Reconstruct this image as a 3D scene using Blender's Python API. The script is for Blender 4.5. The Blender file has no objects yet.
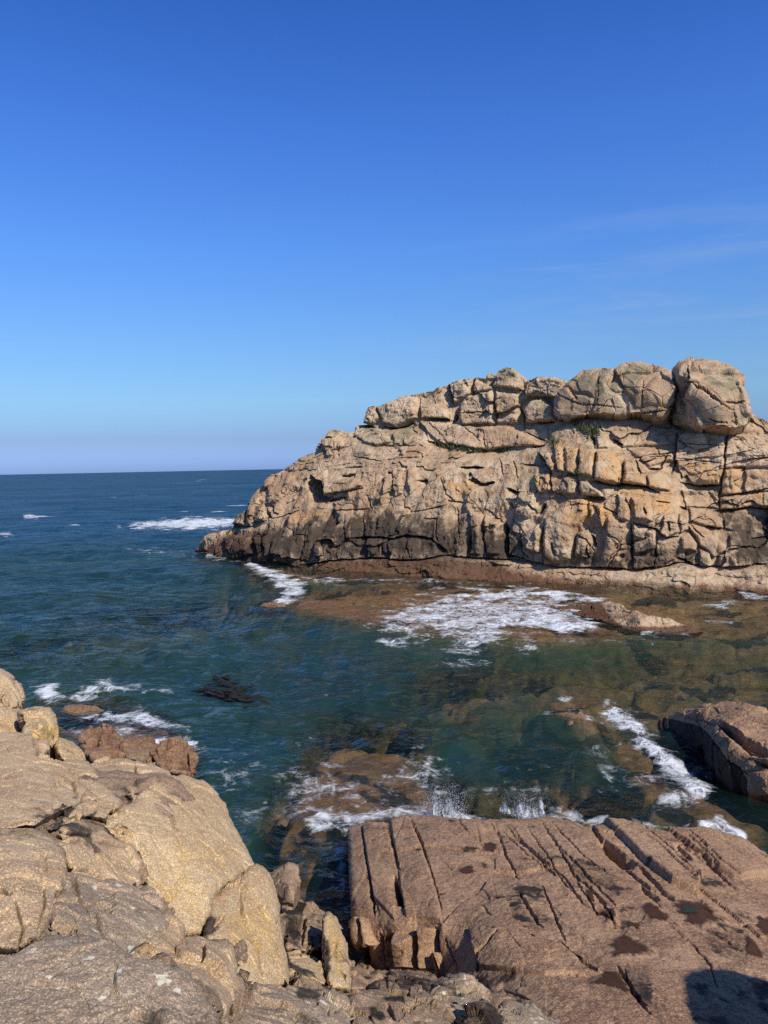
import bpy, math, random
import numpy as np
from mathutils import Matrix, Vector

f32 = np.float32
random.seed(7)
rng = np.random.default_rng(11)
SC = bpy.context.scene
COL = SC.collection
W, H = 768, 1024
FPX = 769.0
CAM = np.array([0.0, 0.0, 7.0])

# ------------------------------------------------------------------ camera
PITCH = math.radians(3.35)
ROLL = math.radians(-1.15)
MROT = Matrix.Rotation(math.radians(90) - PITCH, 4, 'X') @ Matrix.Rotation(ROLL, 4, 'Z')
R3 = np.array([[MROT[i][j] for j in range(3)] for i in range(3)])
cd = bpy.data.cameras.new('camera')
cam = bpy.data.objects.new('camera', cd)
COL.objects.link(cam)
cam.matrix_world = Matrix.Translation(Vector(CAM)) @ MROT
cd.sensor_fit = 'VERTICAL'
cd.sensor_height = 36.0
cd.lens = 36.0 * FPX / H
cd.clip_start = 0.05
cd.clip_end = 80000
SC.camera = cam


def ray(px, py):
    """direction through a photo pixel, scaled so that its world Y is 1"""
    px = np.asarray(px, float); py = np.asarray(py, float)
    d = np.stack([(px - W / 2) / FPX, -(py - H / 2) / FPX, -np.ones_like(px)], -1) @ R3.T
    return d / d[..., 1:2]


def at_depth(px, py, Y):
    return CAM + ray(px, py) * np.asarray(Y, float)[..., None]


def at_height(px, py, z):
    r = ray(px, py)
    t = (z - CAM[2]) / r[..., 2]
    return CAM + r * np.asarray(t)[..., None]


def Yz(px, py, z):
    """depth of the point seen at a pixel when its height over the water is z"""
    r = ray(px, py)
    return float((z - 7.0) / r[2])


def project(P):
    q = (P - CAM) @ R3
    w = np.maximum(-q[..., 2], 1e-3)
    return W / 2 + FPX * q[..., 0] / w, H / 2 - FPX * q[..., 1] / w


# ------------------------------------------------------------------ noise
def _h(ix, iy, iz, seed):
    h = (ix.astype(np.uint32) * np.uint32(374761393) + iy.astype(np.uint32) * np.uint32(668265263)
         + iz.astype(np.uint32) * np.uint32(2147483647) + np.uint32((seed * 974634777 + 12345) & 0xffffffff))
    h = (h ^ (h >> np.uint32(13))) * np.uint32(1274126177)
    h = h ^ (h >> np.uint32(16))
    h = h * np.uint32(2246822519)
    return h ^ (h >> np.uint32(15))


def _u(h, k=0):
    if k:
        h = (h ^ np.uint32(k * 2654435761 & 0xffffffff)) * np.uint32(2246822519)
        h = h ^ (h >> np.uint32(13))
    return (h & np.uint32(0xffffff)).astype(f32) / f32(16777216)


def vnoise(P, seed=0):
    """gradient-like value noise, about -1..1"""
    P = P.astype(f32)
    i = np.floor(P).astype(np.int64); fr = (P - i).astype(f32)
    u = fr * fr * fr * (fr * (fr * 6 - 15) + 10)
    out = 0
    for dx in (0, 1):
        wx = u[:, 0] if dx else 1 - u[:, 0]
        for dy in (0, 1):
            wy = u[:, 1] if dy else 1 - u[:, 1]
            for dz in (0, 1):
                wz = u[:, 2] if dz else 1 - u[:, 2]
                h = _h(i[:, 0] + dx, i[:, 1] + dy, i[:, 2] + dz, seed)
                g = ((_u(h) * 2 - 1) * (fr[:, 0] - dx) + (_u(h, 1) * 2 - 1) * (fr[:, 1] - dy) + (_u(h, 2) * 2 - 1) * (fr[:, 2] - dz))
                out = out + wx * wy * wz * g
    return out * f32(1.5)


def fbm(P, octv=4, seed=0, gain=0.5, lac=2.03):
    a, s, out = 1.0, 1.0, 0
    for k in range(octv):
        out = out + a * vnoise(P * s + 17.3 * k, seed + k)
        a *= gain; s *= lac
    return out


def cells2(A, seed=0, jit=0.9):
    """2-D cells: distance to the cell border, per-cell random numbers, offset from the cell point"""
    A = A.astype(f32)
    i = np.floor(A).astype(np.int64)
    n = len(A)
    d1 = np.full(n, 9, f32); d2 = np.full(n, 9, f32)
    hh = np.zeros(n, np.uint32); off = np.zeros((n, 2), f32)
    z0 = np.zeros(n, np.int64)
    for dx in (-1, 0, 1):
        for dy in (-1, 0, 1):
            h = _h(i[:, 0] + dx, i[:, 1] + dy, z0, seed)
            c = np.stack([i[:, 0] + dx + .5 + jit * (_u(h) - .5), i[:, 1] + dy + .5 + jit * (_u(h, 1) - .5)], -1)
            v = (A - c).astype(f32)
            d = np.sqrt((v * v).sum(1))
            m = d < d1
            d2 = np.where(m, d1, np.minimum(d2, d))
            d1 = np.where(m, d, d1); hh = np.where(m, h, hh); off = np.where(m[:, None], v, off)
    return d2 - d1, hh, off


def cells3(A, seed=0, jit=0.9):
    A = A.astype(f32)
    i = np.floor(A).astype(np.int64)
    n = len(A)
    d1 = np.full(n, 9, f32); d2 = np.full(n, 9, f32)
    hh = np.zeros(n, np.uint32); off = np.zeros((n, 3), f32)
    for dx in (-1, 0, 1):
        for dy in (-1, 0, 1):
            for dz in (-1, 0, 1):
                h = _h(i[:, 0] + dx, i[:, 1] + dy, i[:, 2] + dz, seed)
                c = np.stack([i[:, 0] + dx + .5 + jit * (_u(h) - .5), i[:, 1] + dy + .5 + jit * (_u(h, 1) - .5), i[:, 2] + dz + .5 + jit * (_u(h, 2) - .5)], -1)
                v = (A - c).astype(f32)
                d = np.sqrt((v * v).sum(1))
                m = d < d1
                d2 = np.where(m, d1, np.minimum(d2, d))
                d1 = np.where(m, d, d1); hh = np.where(m, h, hh); off = np.where(m[:, None], v, off)
    return d2 - d1, hh, off


def sstep(a, b, x):
    t = np.clip((x - a) / (b - a), 0, 1)
    return t * t * (3 - 2 * t)


# ------------------------------------------------------------------ 2-D outlines (photo pixels)
def seg_dist(px, py, pl):
    best = np.full(len(px), 1e9, f32)
    for (x0, y0), (x1, y1) in zip(pl[:-1], pl[1:]):
        vx, vy = x1 - x0, y1 - y0
        t = np.clip(((px - x0) * vx + (py - y0) * vy) / max(vx * vx + vy * vy, 1e-9), 0, 1)
        d = np.hypot(px - x0 - t * vx, py - y0 - t * vy)
        best = np.minimum(best, d)
    return best


def poly_sd(px, py, poly):
    """signed distance: positive inside"""
    d = seg_dist(px, py, list(poly) + [poly[0]])
    ins = np.zeros(len(px), bool)
    n = len(poly)
    for k in range(n):
        x0, y0 = poly[k]; x1, y1 = poly[(k + 1) % n]
        if y0 == y1: continue
        c = ((y0 > py) != (y1 > py)) & (px < (x1 - x0) * (py - y0) / (y1 - y0) + x0)
        ins ^= c
    return np.where(ins, d, -d)


def near(px, py, pts, m):
    xs = [p[0] for p in pts]; ys = [p[1] for p in pts]
    return np.nonzero((px > min(xs) - m) & (px < max(xs) + m) & (py > min(ys) - m) & (py < max(ys) + m))[0]


def carve(px, py, cracks, k=1.0):
    """depth removed along traced joints; each is (points, half width px, depth m).
    The upper / sunward lip is sharp, the other side slopes out, and the joint dies away at its ends."""
    d = np.zeros(len(px), f32)
    for pl, w, dep in cracks:
        ix = near(px, py, pl, 6 * w + 3)
        if not len(ix): continue
        X, Y = px[ix], py[ix]
        L = [0.0]
        for (x0, y0), (x1, y1) in zip(pl[:-1], pl[1:]): L.append(L[-1] + math.hypot(x1 - x0, y1 - y0))
        best = np.full(len(ix), 1e9); side = np.zeros(len(ix)); tt = np.zeros(len(ix))
        for q, ((x0, y0), (x1, y1)) in enumerate(zip(pl[:-1], pl[1:])):
            vx, vy = x1 - x0, y1 - y0; l2 = max(vx * vx + vy * vy, 1e-9); l = math.sqrt(l2)
            t = np.clip(((X - x0) * vx + (Y - y0) * vy) / l2, 0, 1)
            e = np.hypot(X - x0 - t * vx, Y - y0 - t * vy)
            nx, ny = -vy / l, vx / l
            if ny < -.25 or (abs(ny) <= .25 and nx > 0): nx, ny = -nx, -ny      # points down, or left
            sd = (X - x0) * nx + (Y - y0) * ny
            m = e < best
            best = np.where(m, e, best); side = np.where(m, sd, side); tt = np.where(m, (L[q] + t * l) / L[-1], tt)
        tap = np.clip(np.minimum(tt, 1 - tt) * 4.0, 0, 1) ** .6 * .85 + .15
        ww = w * (.45 + .55 * tap)
        sharp = 1 - sstep(.35 * ww, .95 * ww, best)
        wide = (1 - np.clip(best / (4.2 * ww), 0, 1)) ** 2 * .45
        v = dep * k * tap * np.where(side > 0, np.maximum(sharp, wide), sharp)
        d[ix] = np.maximum(d[ix], v)
    return d


def bulges(px, py, blocks):
    d = np.zeros(len(px), f32)
    for poly, b, w in blocks:
        ix = near(px, py, poly, 1)
        if not len(ix): continue
        e = np.clip(poly_sd(px[ix], py[ix], poly) / (w * .75), 0, 1)
        v = b * (1 - (1 - e) ** 3)
        d[ix] = np.where(np.abs(v) > np.abs(d[ix]), v, d[ix])
    return d


def paint(px, py, marks, soft=4.0):
    """stain masks, a few painting shade; marks: (polygon, channel 0-3, value, softness px)"""
    m = np.zeros((len(px), 4), f32)
    for poly, ch, val, sf in marks:
        ix = near(px, py, poly, sf + 1)
        if not len(ix): continue
        e = poly_sd(px[ix], py[ix], poly)
        m[ix, ch] = np.maximum(m[ix, ch], val * sstep(-sf, sf, e))
    return m


def ell(cx, cy, rx, ry, n=12, rot=0.0):
    out = []
    for k in range(n):
        a = 2 * math.pi * k / n
        x, y = rx * math.cos(a), ry * math.sin(a)
        out.append((cx + x * math.cos(rot) - y * math.sin(rot), cy + x * math.sin(rot) + y * math.cos(rot)))
    return out


class Rbf:
    """linear radial interpolation with an affine part"""
    def __init__(s, X, v, scale=1.0, lam=0.0):
        X = np.asarray(X, float) * scale; v = np.asarray(v, float)
        s.X, s.scale = X, scale
        n = len(X)
        if n <= 3:
            A = np.c_[np.ones(n), X]
            s.c = np.linalg.lstsq(A, v, rcond=None)[0]; s.w = None
            return
        K = np.hypot(*(X[:, None] - X[None]).transpose(2, 0, 1)) - lam * np.eye(n)
        Pm = np.c_[np.ones(n), X]
        M = np.block([[K, Pm], [Pm.T, np.zeros((3, 3))]])
        sol = np.linalg.lstsq(M, np.r_[v, 0, 0, 0], rcond=None)[0]
        s.w, s.c = sol[:n], sol[n:]

    def __call__(s, A):
        A = np.asarray(A, float) * s.scale
        out = s.c[0] + A @ s.c[1:]
        if s.w is not None:
            for k in range(len(s.X)):
                out = out + s.w[k] * np.hypot(A[:, 0] - s.X[k, 0], A[:, 1] - s.X[k, 1])
        return out


# ------------------------------------------------------------------ mesh helpers
def mesh_obj(name, V, F, mat, parent=None, mask=None, smooth=True, extra=None, uvless=True):
    V = np.asarray(V, np.float32); F = np.asarray(F, np.int32)
    org = np.array([(V[:, 0].min() + V[:, 0].max()) / 2, (V[:, 1].min() + V[:, 1].max()) / 2, V[:, 2].min()])
    me = bpy.data.meshes.new(name)
    me.vertices.add(len(V)); me.vertices.foreach_set('co', (V - org).astype(np.float32).ravel())
    k = F.shape[1]
    me.loops.add(F.size); me.loops.foreach_set('vertex_index', F.ravel())
    me.polygons.add(len(F))
    me.polygons.foreach_set('loop_start', np.arange(0, F.size, k, dtype=np.int32))
    me.polygons.foreach_set('loop_total', np.full(len(F), k, np.int32))
    me.polygons.foreach_set('use_smooth', np.full(len(F), smooth))
    if mask is not None:
        a = me.attributes.new('stain_shade', 'FLOAT_COLOR', 'POINT')
        a.data.foreach_set('color', np.asarray(mask, np.float32).ravel())
    for nm, v in (extra or {}).items():
        a = me.attributes.new(nm, 'FLOAT', 'POINT')
        a.data.foreach_set('value', np.asarray(v, np.float32))
    me.update(calc_edges=True)
    me.validate()
    me.materials.append(mat)
    o = bpy.data.objects.new(name, me)
    COL.objects.link(o)
    if parent is not None:
        o.parent = parent
        o.location = Vector(org) - parent.location
    else:
        o.location = Vector(org)
    return o


def tag(o, label=None, cat=None, group=None, kind=None):
    if label: o['label'] = label
    if cat: o['category'] = cat
    if group: o['group'] = group
    if kind: o['kind'] = kind
    return o


def empty(name, loc):
    o = bpy.data.objects.new(name, None); COL.objects.link(o)
    o.location = Vector(loc)
    return o


def grid_faces(nu, nv, wrap=False):
    """index (v*nu+u)"""
    u = np.arange(nu if wrap else nu - 1); v = np.arange(nv - 1)
    U, Vv = np.meshgrid(u, v)
    U2 = (U + 1) % nu
    return np.stack([Vv * nu + U, Vv * nu + U2, (Vv + 1) * nu + U2, (Vv + 1) * nu + U], -1).reshape(-1, 4)


def grid_normals(P):
    """P: (nv, nu, 3), normal turned to the camera"""
    du = np.gradient(P, axis=1); dv = np.gradient(P, axis=0)
    n = np.cross(du, dv)
    n /= np.linalg.norm(n, axis=-1, keepdims=True) + 1e-12
    s = np.sign(((CAM - P) * n).sum(-1, keepdims=True)); s[s == 0] = 1
    return n * s


# ------------------------------------------------------------------ materials
def new_mat(name):
    m = bpy.data.materials.new(name); m.use_nodes = True
    nt = m.node_tree; nt.nodes.clear()
    return m, nt


class NT:
    def __init__(s, nt): s.nt = nt
    def n(s, t, **kw):
        nd = s.nt.nodes.new(t)
        for k, v in kw.items():
            if k.startswith('i_'):
                nd.inputs[k[2:].replace('_', ' ')].default_value = v
            else: setattr(nd, k, v)
        return nd
    def l(s, a, b): s.nt.links.new(a, b)
    def noise(s, vec, scale, detail=4, rough=.55, dist=0.0):
        nd = s.n('ShaderNodeTexNoise'); s.l(vec, nd.inputs['Vector'])
        nd.inputs['Scale'].default_value = scale; nd.inputs['Detail'].default_value = detail
        nd.inputs['Roughness'].default_value = rough; nd.inputs['Distortion'].default_value = dist
        return nd.outputs['Fac']
    def vor(s, vec, scale, feature='F1', out='Color'):
        nd = s.n('ShaderNodeTexVoronoi'); nd.feature = feature
        s.l(vec, nd.inputs['Vector']); nd.inputs['Scale'].default_value = scale
        return nd.outputs[out]
    def math(s, op, a, b=None, clamp=False, c=None):
        nd = s.n('ShaderNodeMath', operation=op); nd.use_clamp = clamp
        for k, v in enumerate((a, b, c)):
            if v is None: continue
            if isinstance(v, (int, float)): nd.inputs[k].default_value = v
            else: s.l(v, nd.inputs[k])
        return nd.outputs[0]
    def ss(s, a, b, x):
        nd = s.n('ShaderNodeMapRange'); nd.interpolation_type = 'SMOOTHSTEP'
        s.l(x, nd.inputs['Value']); nd.inputs['From Min'].default_value = a; nd.inputs['From Max'].default_value = b
        return nd.outputs['Result']
    def mix(s, fac, a, b, mode='MIX'):
        nd = s.n('ShaderNodeMix'); nd.data_type = 'RGBA'; nd.blend_type = mode
        for inp, v in ((nd.inputs[0], fac), (nd.inputs[6], a), (nd.inputs[7], b)):
            if isinstance(v, (int, float)): inp.default_value = v
            elif isinstance(v, tuple): inp.default_value = (*v, 1)
            else: s.l(v, inp)
        return nd.outputs[2]
    def sep(s, c):
        nd = s.n('ShaderNodeSeparateColor'); s.l(c, nd.inputs[0]); return nd.outputs
    def mapping(s, vec, scale=(1, 1, 1), rot=(0, 0, 0)):
        nd = s.n('ShaderNodeMapping'); s.l(vec, nd.inputs[0])
        nd.inputs['Scale'].default_value = scale; nd.inputs['Rotation'].default_value = rot
        return nd.outputs[0]


def rock_mat(name, cA, cB, cC, orange, lichen, dark, brown, grain=0.0, gcon=0.5, big=.5, streak=False,
             bump=.5, bscale=9.0, rough=.85, pale=(.62, .60, .50), spots=0.0):
    m, nt = new_mat(name); t = NT(nt)
    co = t.n('ShaderNodeTexCoord').outputs['Object']
    at = t.n('ShaderNodeAttribute', attribute_name='stain_shade')
    sp = t.sep(at.outputs['Color']); alpha = at.outputs['Alpha']
    nb = t.noise(co, big, 5, .6, .4)
    nm = t.noise(co, big * 5.3, 6, .65)
    nf = t.noise(co, big * 31, 4, .7)
    col = t.mix(t.ss(.36, .64, nb), cA, cB)
    col = t.mix(t.math('MULTIPLY', t.ss(.44, .66, nm), .8), col, cC)
    # mineral mottling
    col = t.mix(t.math('MULTIPLY', t.ss(.50, .72, nf), .5), col, tuple(c * .55 for c in cA))
    brk = t.math('ADD', t.math('MULTIPLY', nm, .7), t.math('MULTIPLY', nf, .5))   # about .6
    if streak:
        st = t.noise(t.mapping(co, (1.6, 1.6, .16)), 1.3, 4, .6)
        brk2 = t.math('ADD', t.math('MULTIPLY', st, .8), t.math('MULTIPLY', nf, .4))
    else: brk2 = brk
    def m_eff(x, b, lo=.45, hi=.85, k=1.1):
        return t.ss(lo, hi, t.math('ADD', x, t.math('MULTIPLY', t.math('SUBTRACT', b, .6), k)))
    col = t.mix(t.math('MULTIPLY', m_eff(sp[0], brk, .35, 1.0, 1.9), .85), col, orange)
    col = t.mix(t.math('MULTIPLY', m_eff(sp[1], brk, .4, 1.0, 3.2), .72), col, lichen)
    col = t.mix(t.math('MULTIPLY', m_eff(alpha, brk, .35, .9), .92), col, brown)
    hgt = None
    if grain:
        g = t.vor(co, 1 / grain)
        gs = t.sep(g)
        g2 = t.sep(t.vor(co, .45 / grain))
        col = t.mix(t.math('MULTIPLY', t.ss(.66, .8, gs[0]), gcon), col, tuple(min(1, c * 1.75 + .05) for c in cB))
        col = t.mix(t.math('MULTIPLY', t.ss(.76, .86, gs[1]), gcon * .95), col, (.09, .078, .068))
        col = t.mix(t.math('MULTIPLY', t.ss(.7, .85, g2[2]), gcon * .5), col, (.50, .30, .20))
        hgt = t.math('MULTIPLY', gs[0], .10)
    if spots:
        v = t.n('ShaderNodeTexVoronoi'); t.l(t.n('ShaderNodeVectorMath', operation='ADD').outputs[0], v.inputs['Vector'])
        va = v.inputs['Vector'].links[0].from_node
        t.l(co, va.inputs[0])
        wn = t.n('ShaderNodeTexNoise'); t.l(co, wn.inputs['Vector']); wn.inputs['Scale'].default_value = 14
        wv = t.n('ShaderNodeVectorMath', operation='SCALE'); t.l(wn.outputs['Color'], wv.inputs[0]); wv.inputs['Scale'].default_value = .14
        t.l(wv.outputs[0], va.inputs[1])
        v.inputs['Scale'].default_value = spots
        rs = t.sep(v.outputs['Color'])
        rad = t.math('MULTIPLY', t.ss(.45, 1.0, rs[0]), .34)
        f = t.ss(-.02, .06, t.math('SUBTRACT', rad, t.math('ADD', v.outputs['Distance'], t.math('MULTIPLY', t.math('SUBTRACT', nf, .5), .35))))
        col = t.mix(t.math('MULTIPLY', f, .8), col, pale)
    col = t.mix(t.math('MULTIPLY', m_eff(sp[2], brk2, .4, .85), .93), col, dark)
    bs = t.n('ShaderNodeBsdfPrincipled')
    t.l(col, bs.inputs['Base Color'])
    bs.inputs['Roughness'].default_value = rough
    bs.inputs['Specular IOR Level'].default_value = .25
    hn = t.math('ADD', t.math('MULTIPLY', t.noise(co, bscale, 8, .68), 1.0), t.math('MULTIPLY', t.noise(co, bscale * 5, 4, .7), .45))
    if hgt is not None: hn = t.math('ADD', hn, hgt)
    bp = t.n('ShaderNodeBump'); bp.inputs['Strength'].default_value = bump
    bp.inputs['Distance'].default_value = .42 / bscale
    t.l(hn, bp.inputs['Height']); t.l(bp.outputs[0], bs.inputs['Normal'])
    o = t.n('ShaderNodeOutputMaterial'); t.l(bs.outputs[0], o.inputs[0])
    return m


M_CLIFF = rock_mat('granite_cliff', (.47, .312, .182), (.62, .465, .295), (.34, .20, .108), (.62, .345, .135), (.235, .22, .13),
                   (.050, .037, .026), (.125, .056, .028), big=.28, streak=True, bump=1.0, bscale=2.6)
M_BOULD = rock_mat('granite_near', (.41, .278, .148), (.51, .375, .215), (.33, .205, .108), (.54, .335, .10), (.20, .20, .07),
                   (.034, .028, .023), (.38, .16, .06), grain=.0052, gcon=.5, big=1.1, bump=.55, bscale=30)
M_GOLD = rock_mat('granite_golden', (.42, .285, .145), (.53, .395, .215), (.36, .225, .10), (.56, .34, .085), (.22, .22, .07),
                  (.034, .028, .023), (.40, .17, .06), grain=.0055, gcon=.55, big=1.4, bump=.6, bscale=30)
M_LICH = rock_mat('granite_lichened', (.28, .20, .126), (.38, .292, .19), (.235, .16, .10), (.42, .24, .085), (.30, .27, .13),
                  (.032, .028, .024), (.28, .13, .07), grain=.0052, gcon=.55, big=1.3, bump=.55, bscale=30, spots=14.0, pale=(.70, .65, .48))
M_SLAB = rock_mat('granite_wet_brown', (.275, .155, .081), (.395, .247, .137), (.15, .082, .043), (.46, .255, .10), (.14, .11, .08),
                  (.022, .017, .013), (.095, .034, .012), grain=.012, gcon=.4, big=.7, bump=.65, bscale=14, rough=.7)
M_SHORE = rock_mat('granite_shore', (.27, .175, .10), (.37, .255, .15), (.17, .105, .06), (.54, .34, .09), (.20, .18, .08),
                   (.012, .010, .009), (.2, .075, .028), grain=.007, gcon=.5, big=1.4, bump=.7, bscale=24)
M_REDROCK = rock_mat('granite_waterline', (.22, .112, .052), (.30, .175, .09), (.13, .065, .032), (.38, .21, .08), (.24, .19, .11),
                     (.03, .02, .015), (.16, .06, .025), grain=.02, gcon=.3, big=1.2, bump=.9, bscale=12, rough=.6)


# ------------------------------------------------------------------ a stone from its outline, with depth and thickness
def stone(name, poly, dpts, mat, label=None, cat='rock', group=None, kind=None, parent=None, roll=10, roll_m=.25, bulge=0.0, thick=1.0,
          nr=90, na=420, amp=.03, nscale=1.6, facet=.03, fscale=1.3, fine=.006, cracks=(), blocks=(), marks=(), jit=1.2, ctr=None,
          seed=1, stretch=(1, 1, 1), calm=(), ret_surf=False, shrink=.10, rw=1.0, mott=.5, fcrack=.55):
    poly = [tuple(map(float, p)) for p in poly]
    pa = np.array(poly + [poly[0]])
    if ctr is None:
        x, y = pa[:-1, 0], pa[:-1, 1]; x1, y1 = pa[1:, 0], pa[1:, 1]
        cr = x * y1 - x1 * y; A = cr.sum() / 2
        ctr = (((x + x1) * cr).sum() / (6 * A), ((y + y1) * cr).sum() / (6 * A))
    L = np.r_[0, np.cumsum(np.hypot(*np.diff(pa, axis=0).T))]
    tt = np.linspace(0, L[-1], na, endpoint=False)
    bx = np.interp(tt, L, pa[:, 0]); by = np.interp(tt, L, pa[:, 1])
    # soften the corners of the traced outline
    sm = max(1, int(round(na * min(roll, 12) * .35 / L[-1])))
    ker = np.ones(2 * sm + 1) / (2 * sm + 1)
    def ring(a): return np.convolve(np.r_[a[-sm:], a, a[:sm]], ker, 'valid')
    bx, by = ring(bx), ring(by)
    nz = np.stack([bx * .06, by * .06, np.full(na, seed * 3.7)], -1)
    dirx, diry = bx - ctr[0], by - ctr[1]; rr = np.hypot(dirx, diry) + 1e-6
    j = jit * (fbm(nz, 3, seed) + .5 * vnoise(nz * 5, seed + 3))
    bx += dirx / rr * j; by += diry / rr * j
    rr = np.hypot(bx - ctr[0], by - ctr[1])
    t = np.linspace(.004, 1, nr) ** .85
    PX = ctr[0] + t[:, None] * (bx - ctr[0])[None]; PY = ctr[1] + t[:, None] * (by - ctr[1])[None]
    fit = Rbf([(p[0], p[1]) for p in dpts], [1 / p[2] for p in dpts], .01)

    def depth(px, py, tn, e):
        Y = 1 / np.maximum(fit(np.c_[px, py]), 1e-4)
        xx = np.clip(1 - e / roll, 0, 1) ** rw
        return Y + roll_m * (1 - np.sqrt(np.clip(1 - xx * xx, 0, 1))) - bulge * (1 - tn ** 2)

    def displ(px, py, P):
        n = len(px)
        S = P * np.array(stretch)
        d = amp * fbm(S * nscale, 4, seed * 7 + 1)
        if facet:
            wv = np.stack([vnoise(S * fscale * 1.7, seed + 50), vnoise(S * fscale * 1.7 + 9, seed + 51), vnoise(S * fscale * 1.7 + 19, seed + 52)], -1) * .25
            for k, (fs, fa) in enumerate(((fscale, facet), (fscale * 2.9, facet * .42))):
                e, h, off = cells3(S * fs + wv, seed * 5 + k)
                tl = np.stack([_u(h, 4) - .5, _u(h, 5) - .5, _u(h, 6) - .5], -1) * 1.6
                d = d + fa * ((_u(h, 3) - .5) + (tl * off).sum(1) - fcrack * (1 - sstep(0, .10, e)) * (_u(h, 7) > .45))
        d = d + fine * fbm(P * 14, 3, seed + 70)
        if calm:
            k = np.ones(n)
            for pl in calm:
                ix = near(px, py, pl, 6)
                if len(ix): k[ix] = np.minimum(k[ix], 1 - .8 * sstep(-4, 3, poly_sd(px[ix], py[ix], pl)))
            d = d * k
        if blocks: d = d + bulges(px, py, blocks)
        if cracks:
            q = P * 9
            wx = px + 1.3 * vnoise(q, 91); wy = py + 1.3 * vnoise(q + 31, 92)
            d = d - carve(wx, wy, cracks)
        return d

    e = (1 - t)[:, None] * rr[None]
    Y = depth(PX.ravel(), PY.ravel(), np.repeat(t, na), e.ravel())
    P = at_depth(PX.ravel(), PY.ravel(), Y).reshape(nr, na, 3)
    N = grid_normals(np.concatenate([P[:, -1:], P, P[:, :1]], 1))[:, 1:-1]
    D = displ(PX.ravel(), PY.ravel(), P.reshape(-1, 3)).reshape(nr, na)
    Q = P + N * D[..., None]
    # sides and back
    rows = [Q.reshape(-1, 3)]
    rim = Q[-1]
    cc = at_depth(np.array([ctr[0]]), np.array([ctr[1]]), np.array([Y[:na].mean()]))[0]
    vd = (cc - CAM) / np.linalg.norm(cc - CAM)
    vd = vd * .75 + np.array([0, 0, -.35]); vd /= np.linalg.norm(vd)
    nb = 9
    rc = rim.mean(0)
    for k in range(1, nb + 1):
        q = k / nb
        sc = 1 - shrink * q - (.0 if k < nb else .35)
        p = rc + (rim - rc) * sc + vd * thick * q
        p = p + (.5 * amp * fbm(p * nscale, 3, seed + 5))[:, None] * (rim - rc) / (np.linalg.norm(rim - rc, axis=1, keepdims=True) + 1e-6)
        rows.append(p)
    V = np.concatenate(rows + [Q[:1].mean(1), (rows[-1].mean(0) + vd * .02)[None]])
    nrow = nr + nb
    F = grid_faces(na, nrow, True)
    i0 = nrow * na
    a = np.arange(na); b = (a + 1) % na
    F0 = np.stack([b, a, np.full(na, i0), np.full(na, i0)], -1)
    lo = (nrow - 1) * na
    F1 = np.stack([lo + a, lo + b, np.full(na, i0 + 1), np.full(na, i0 + 1)], -1)
    mk = np.zeros((len(V), 4), f32)
    mk[:nr * na] = paint(PX.ravel(), PY.ravel(), marks)
    pf = P.reshape(-1, 3)
    mk[:nr * na, 0] += .42 * np.clip(fbm(pf * .9, 3, seed + 300), 0, 1); mk[:nr * na, 1] += .35 * np.clip(fbm(pf * 1.1, 3, seed + 310), 0, 1); mk[:nr * na, 2] += mott * np.clip(fbm(pf * 2.3, 4, seed + 320, .6) - .08, 0, 1)
    mk[nr * na:nrow * na] = np.tile(mk[(nr - 1) * na:nr * na], (nb, 1))
    # fans as triangles: build with polygons of 3 -> use a second pass
    o = mesh_tri_quad(name, V, F, np.concatenate([F0[:, :3], F1[:, :3]]), mat, parent, mk)
    tag(o, label, None if parent is not None else cat, group, kind)
    if ret_surf:
        def surf(px, py):
            Yq = 1 / np.maximum(fit(np.c_[px, py]), 1e-4) - 0
            n = len(px)
            eps = .5
            P0 = at_depth(px, py, Yq)
            P1 = at_depth(px + eps, py, 1 / fit(np.c_[px + eps, py])); P2 = at_depth(px, py + eps, 1 / fit(np.c_[px, py + eps]))
            nn = np.cross(P1 - P0, P2 - P0); nn /= np.linalg.norm(nn, axis=1, keepdims=True)
            nn *= np.sign(((CAM - P0) * nn).sum(1, keepdims=True))
            return P0 + nn * displ(px, py, P0)[:, None], nn
        return o, surf
    return o


def mesh_tri_quad(name, V, Fq, Ft, mat, parent, mask):
    V = np.asarray(V, np.float32)
    org = np.array([(V[:, 0].min() + V[:, 0].max()) / 2, (V[:, 1].min() + V[:, 1].max()) / 2, V[:, 2].min()])
    me = bpy.data.meshes.new(name)
    me.vertices.add(len(V)); me.vertices.foreach_set('co', (V - org).astype(np.float32).ravel())
    lv = np.concatenate([Fq.ravel(), Ft.ravel()]).astype(np.int32)
    tot = np.concatenate([np.full(len(Fq), 4), np.full(len(Ft), 3)]).astype(np.int32)
    st = np.r_[0, np.cumsum(tot)[:-1]].astype(np.int32)
    me.loops.add(len(lv)); me.loops.foreach_set('vertex_index', lv)
    me.polygons.add(len(tot)); me.polygons.foreach_set('loop_start', st); me.polygons.foreach_set('loop_total', tot)
    me.polygons.foreach_set('use_smooth', np.ones(len(tot), bool))
    a = me.attributes.new('stain_shade', 'FLOAT_COLOR', 'POINT'); a.data.foreach_set('color', mask.astype(np.float32).ravel())
    me.update(calc_edges=True)
    me.materials.append(mat)
    o = bpy.data.objects.new(name, me); COL.objects.link(o)
    if parent is not None: o.parent = parent; o.location = Vector(org) - parent.location
    else: o.location = Vector(org)
    return o


#@@ISLAND
# ================================================================== the rock island
P0 = np.array([-9.3, 55.2]); P1 = np.array([12.7, 43.0])
DIR = (P1 - P0) / np.linalg.norm(P1 - P0)
NRM = np.array([DIR[1], -DIR[0]])          # towards the camera
if NRM[1] > 0: NRM = -NRM


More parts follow.
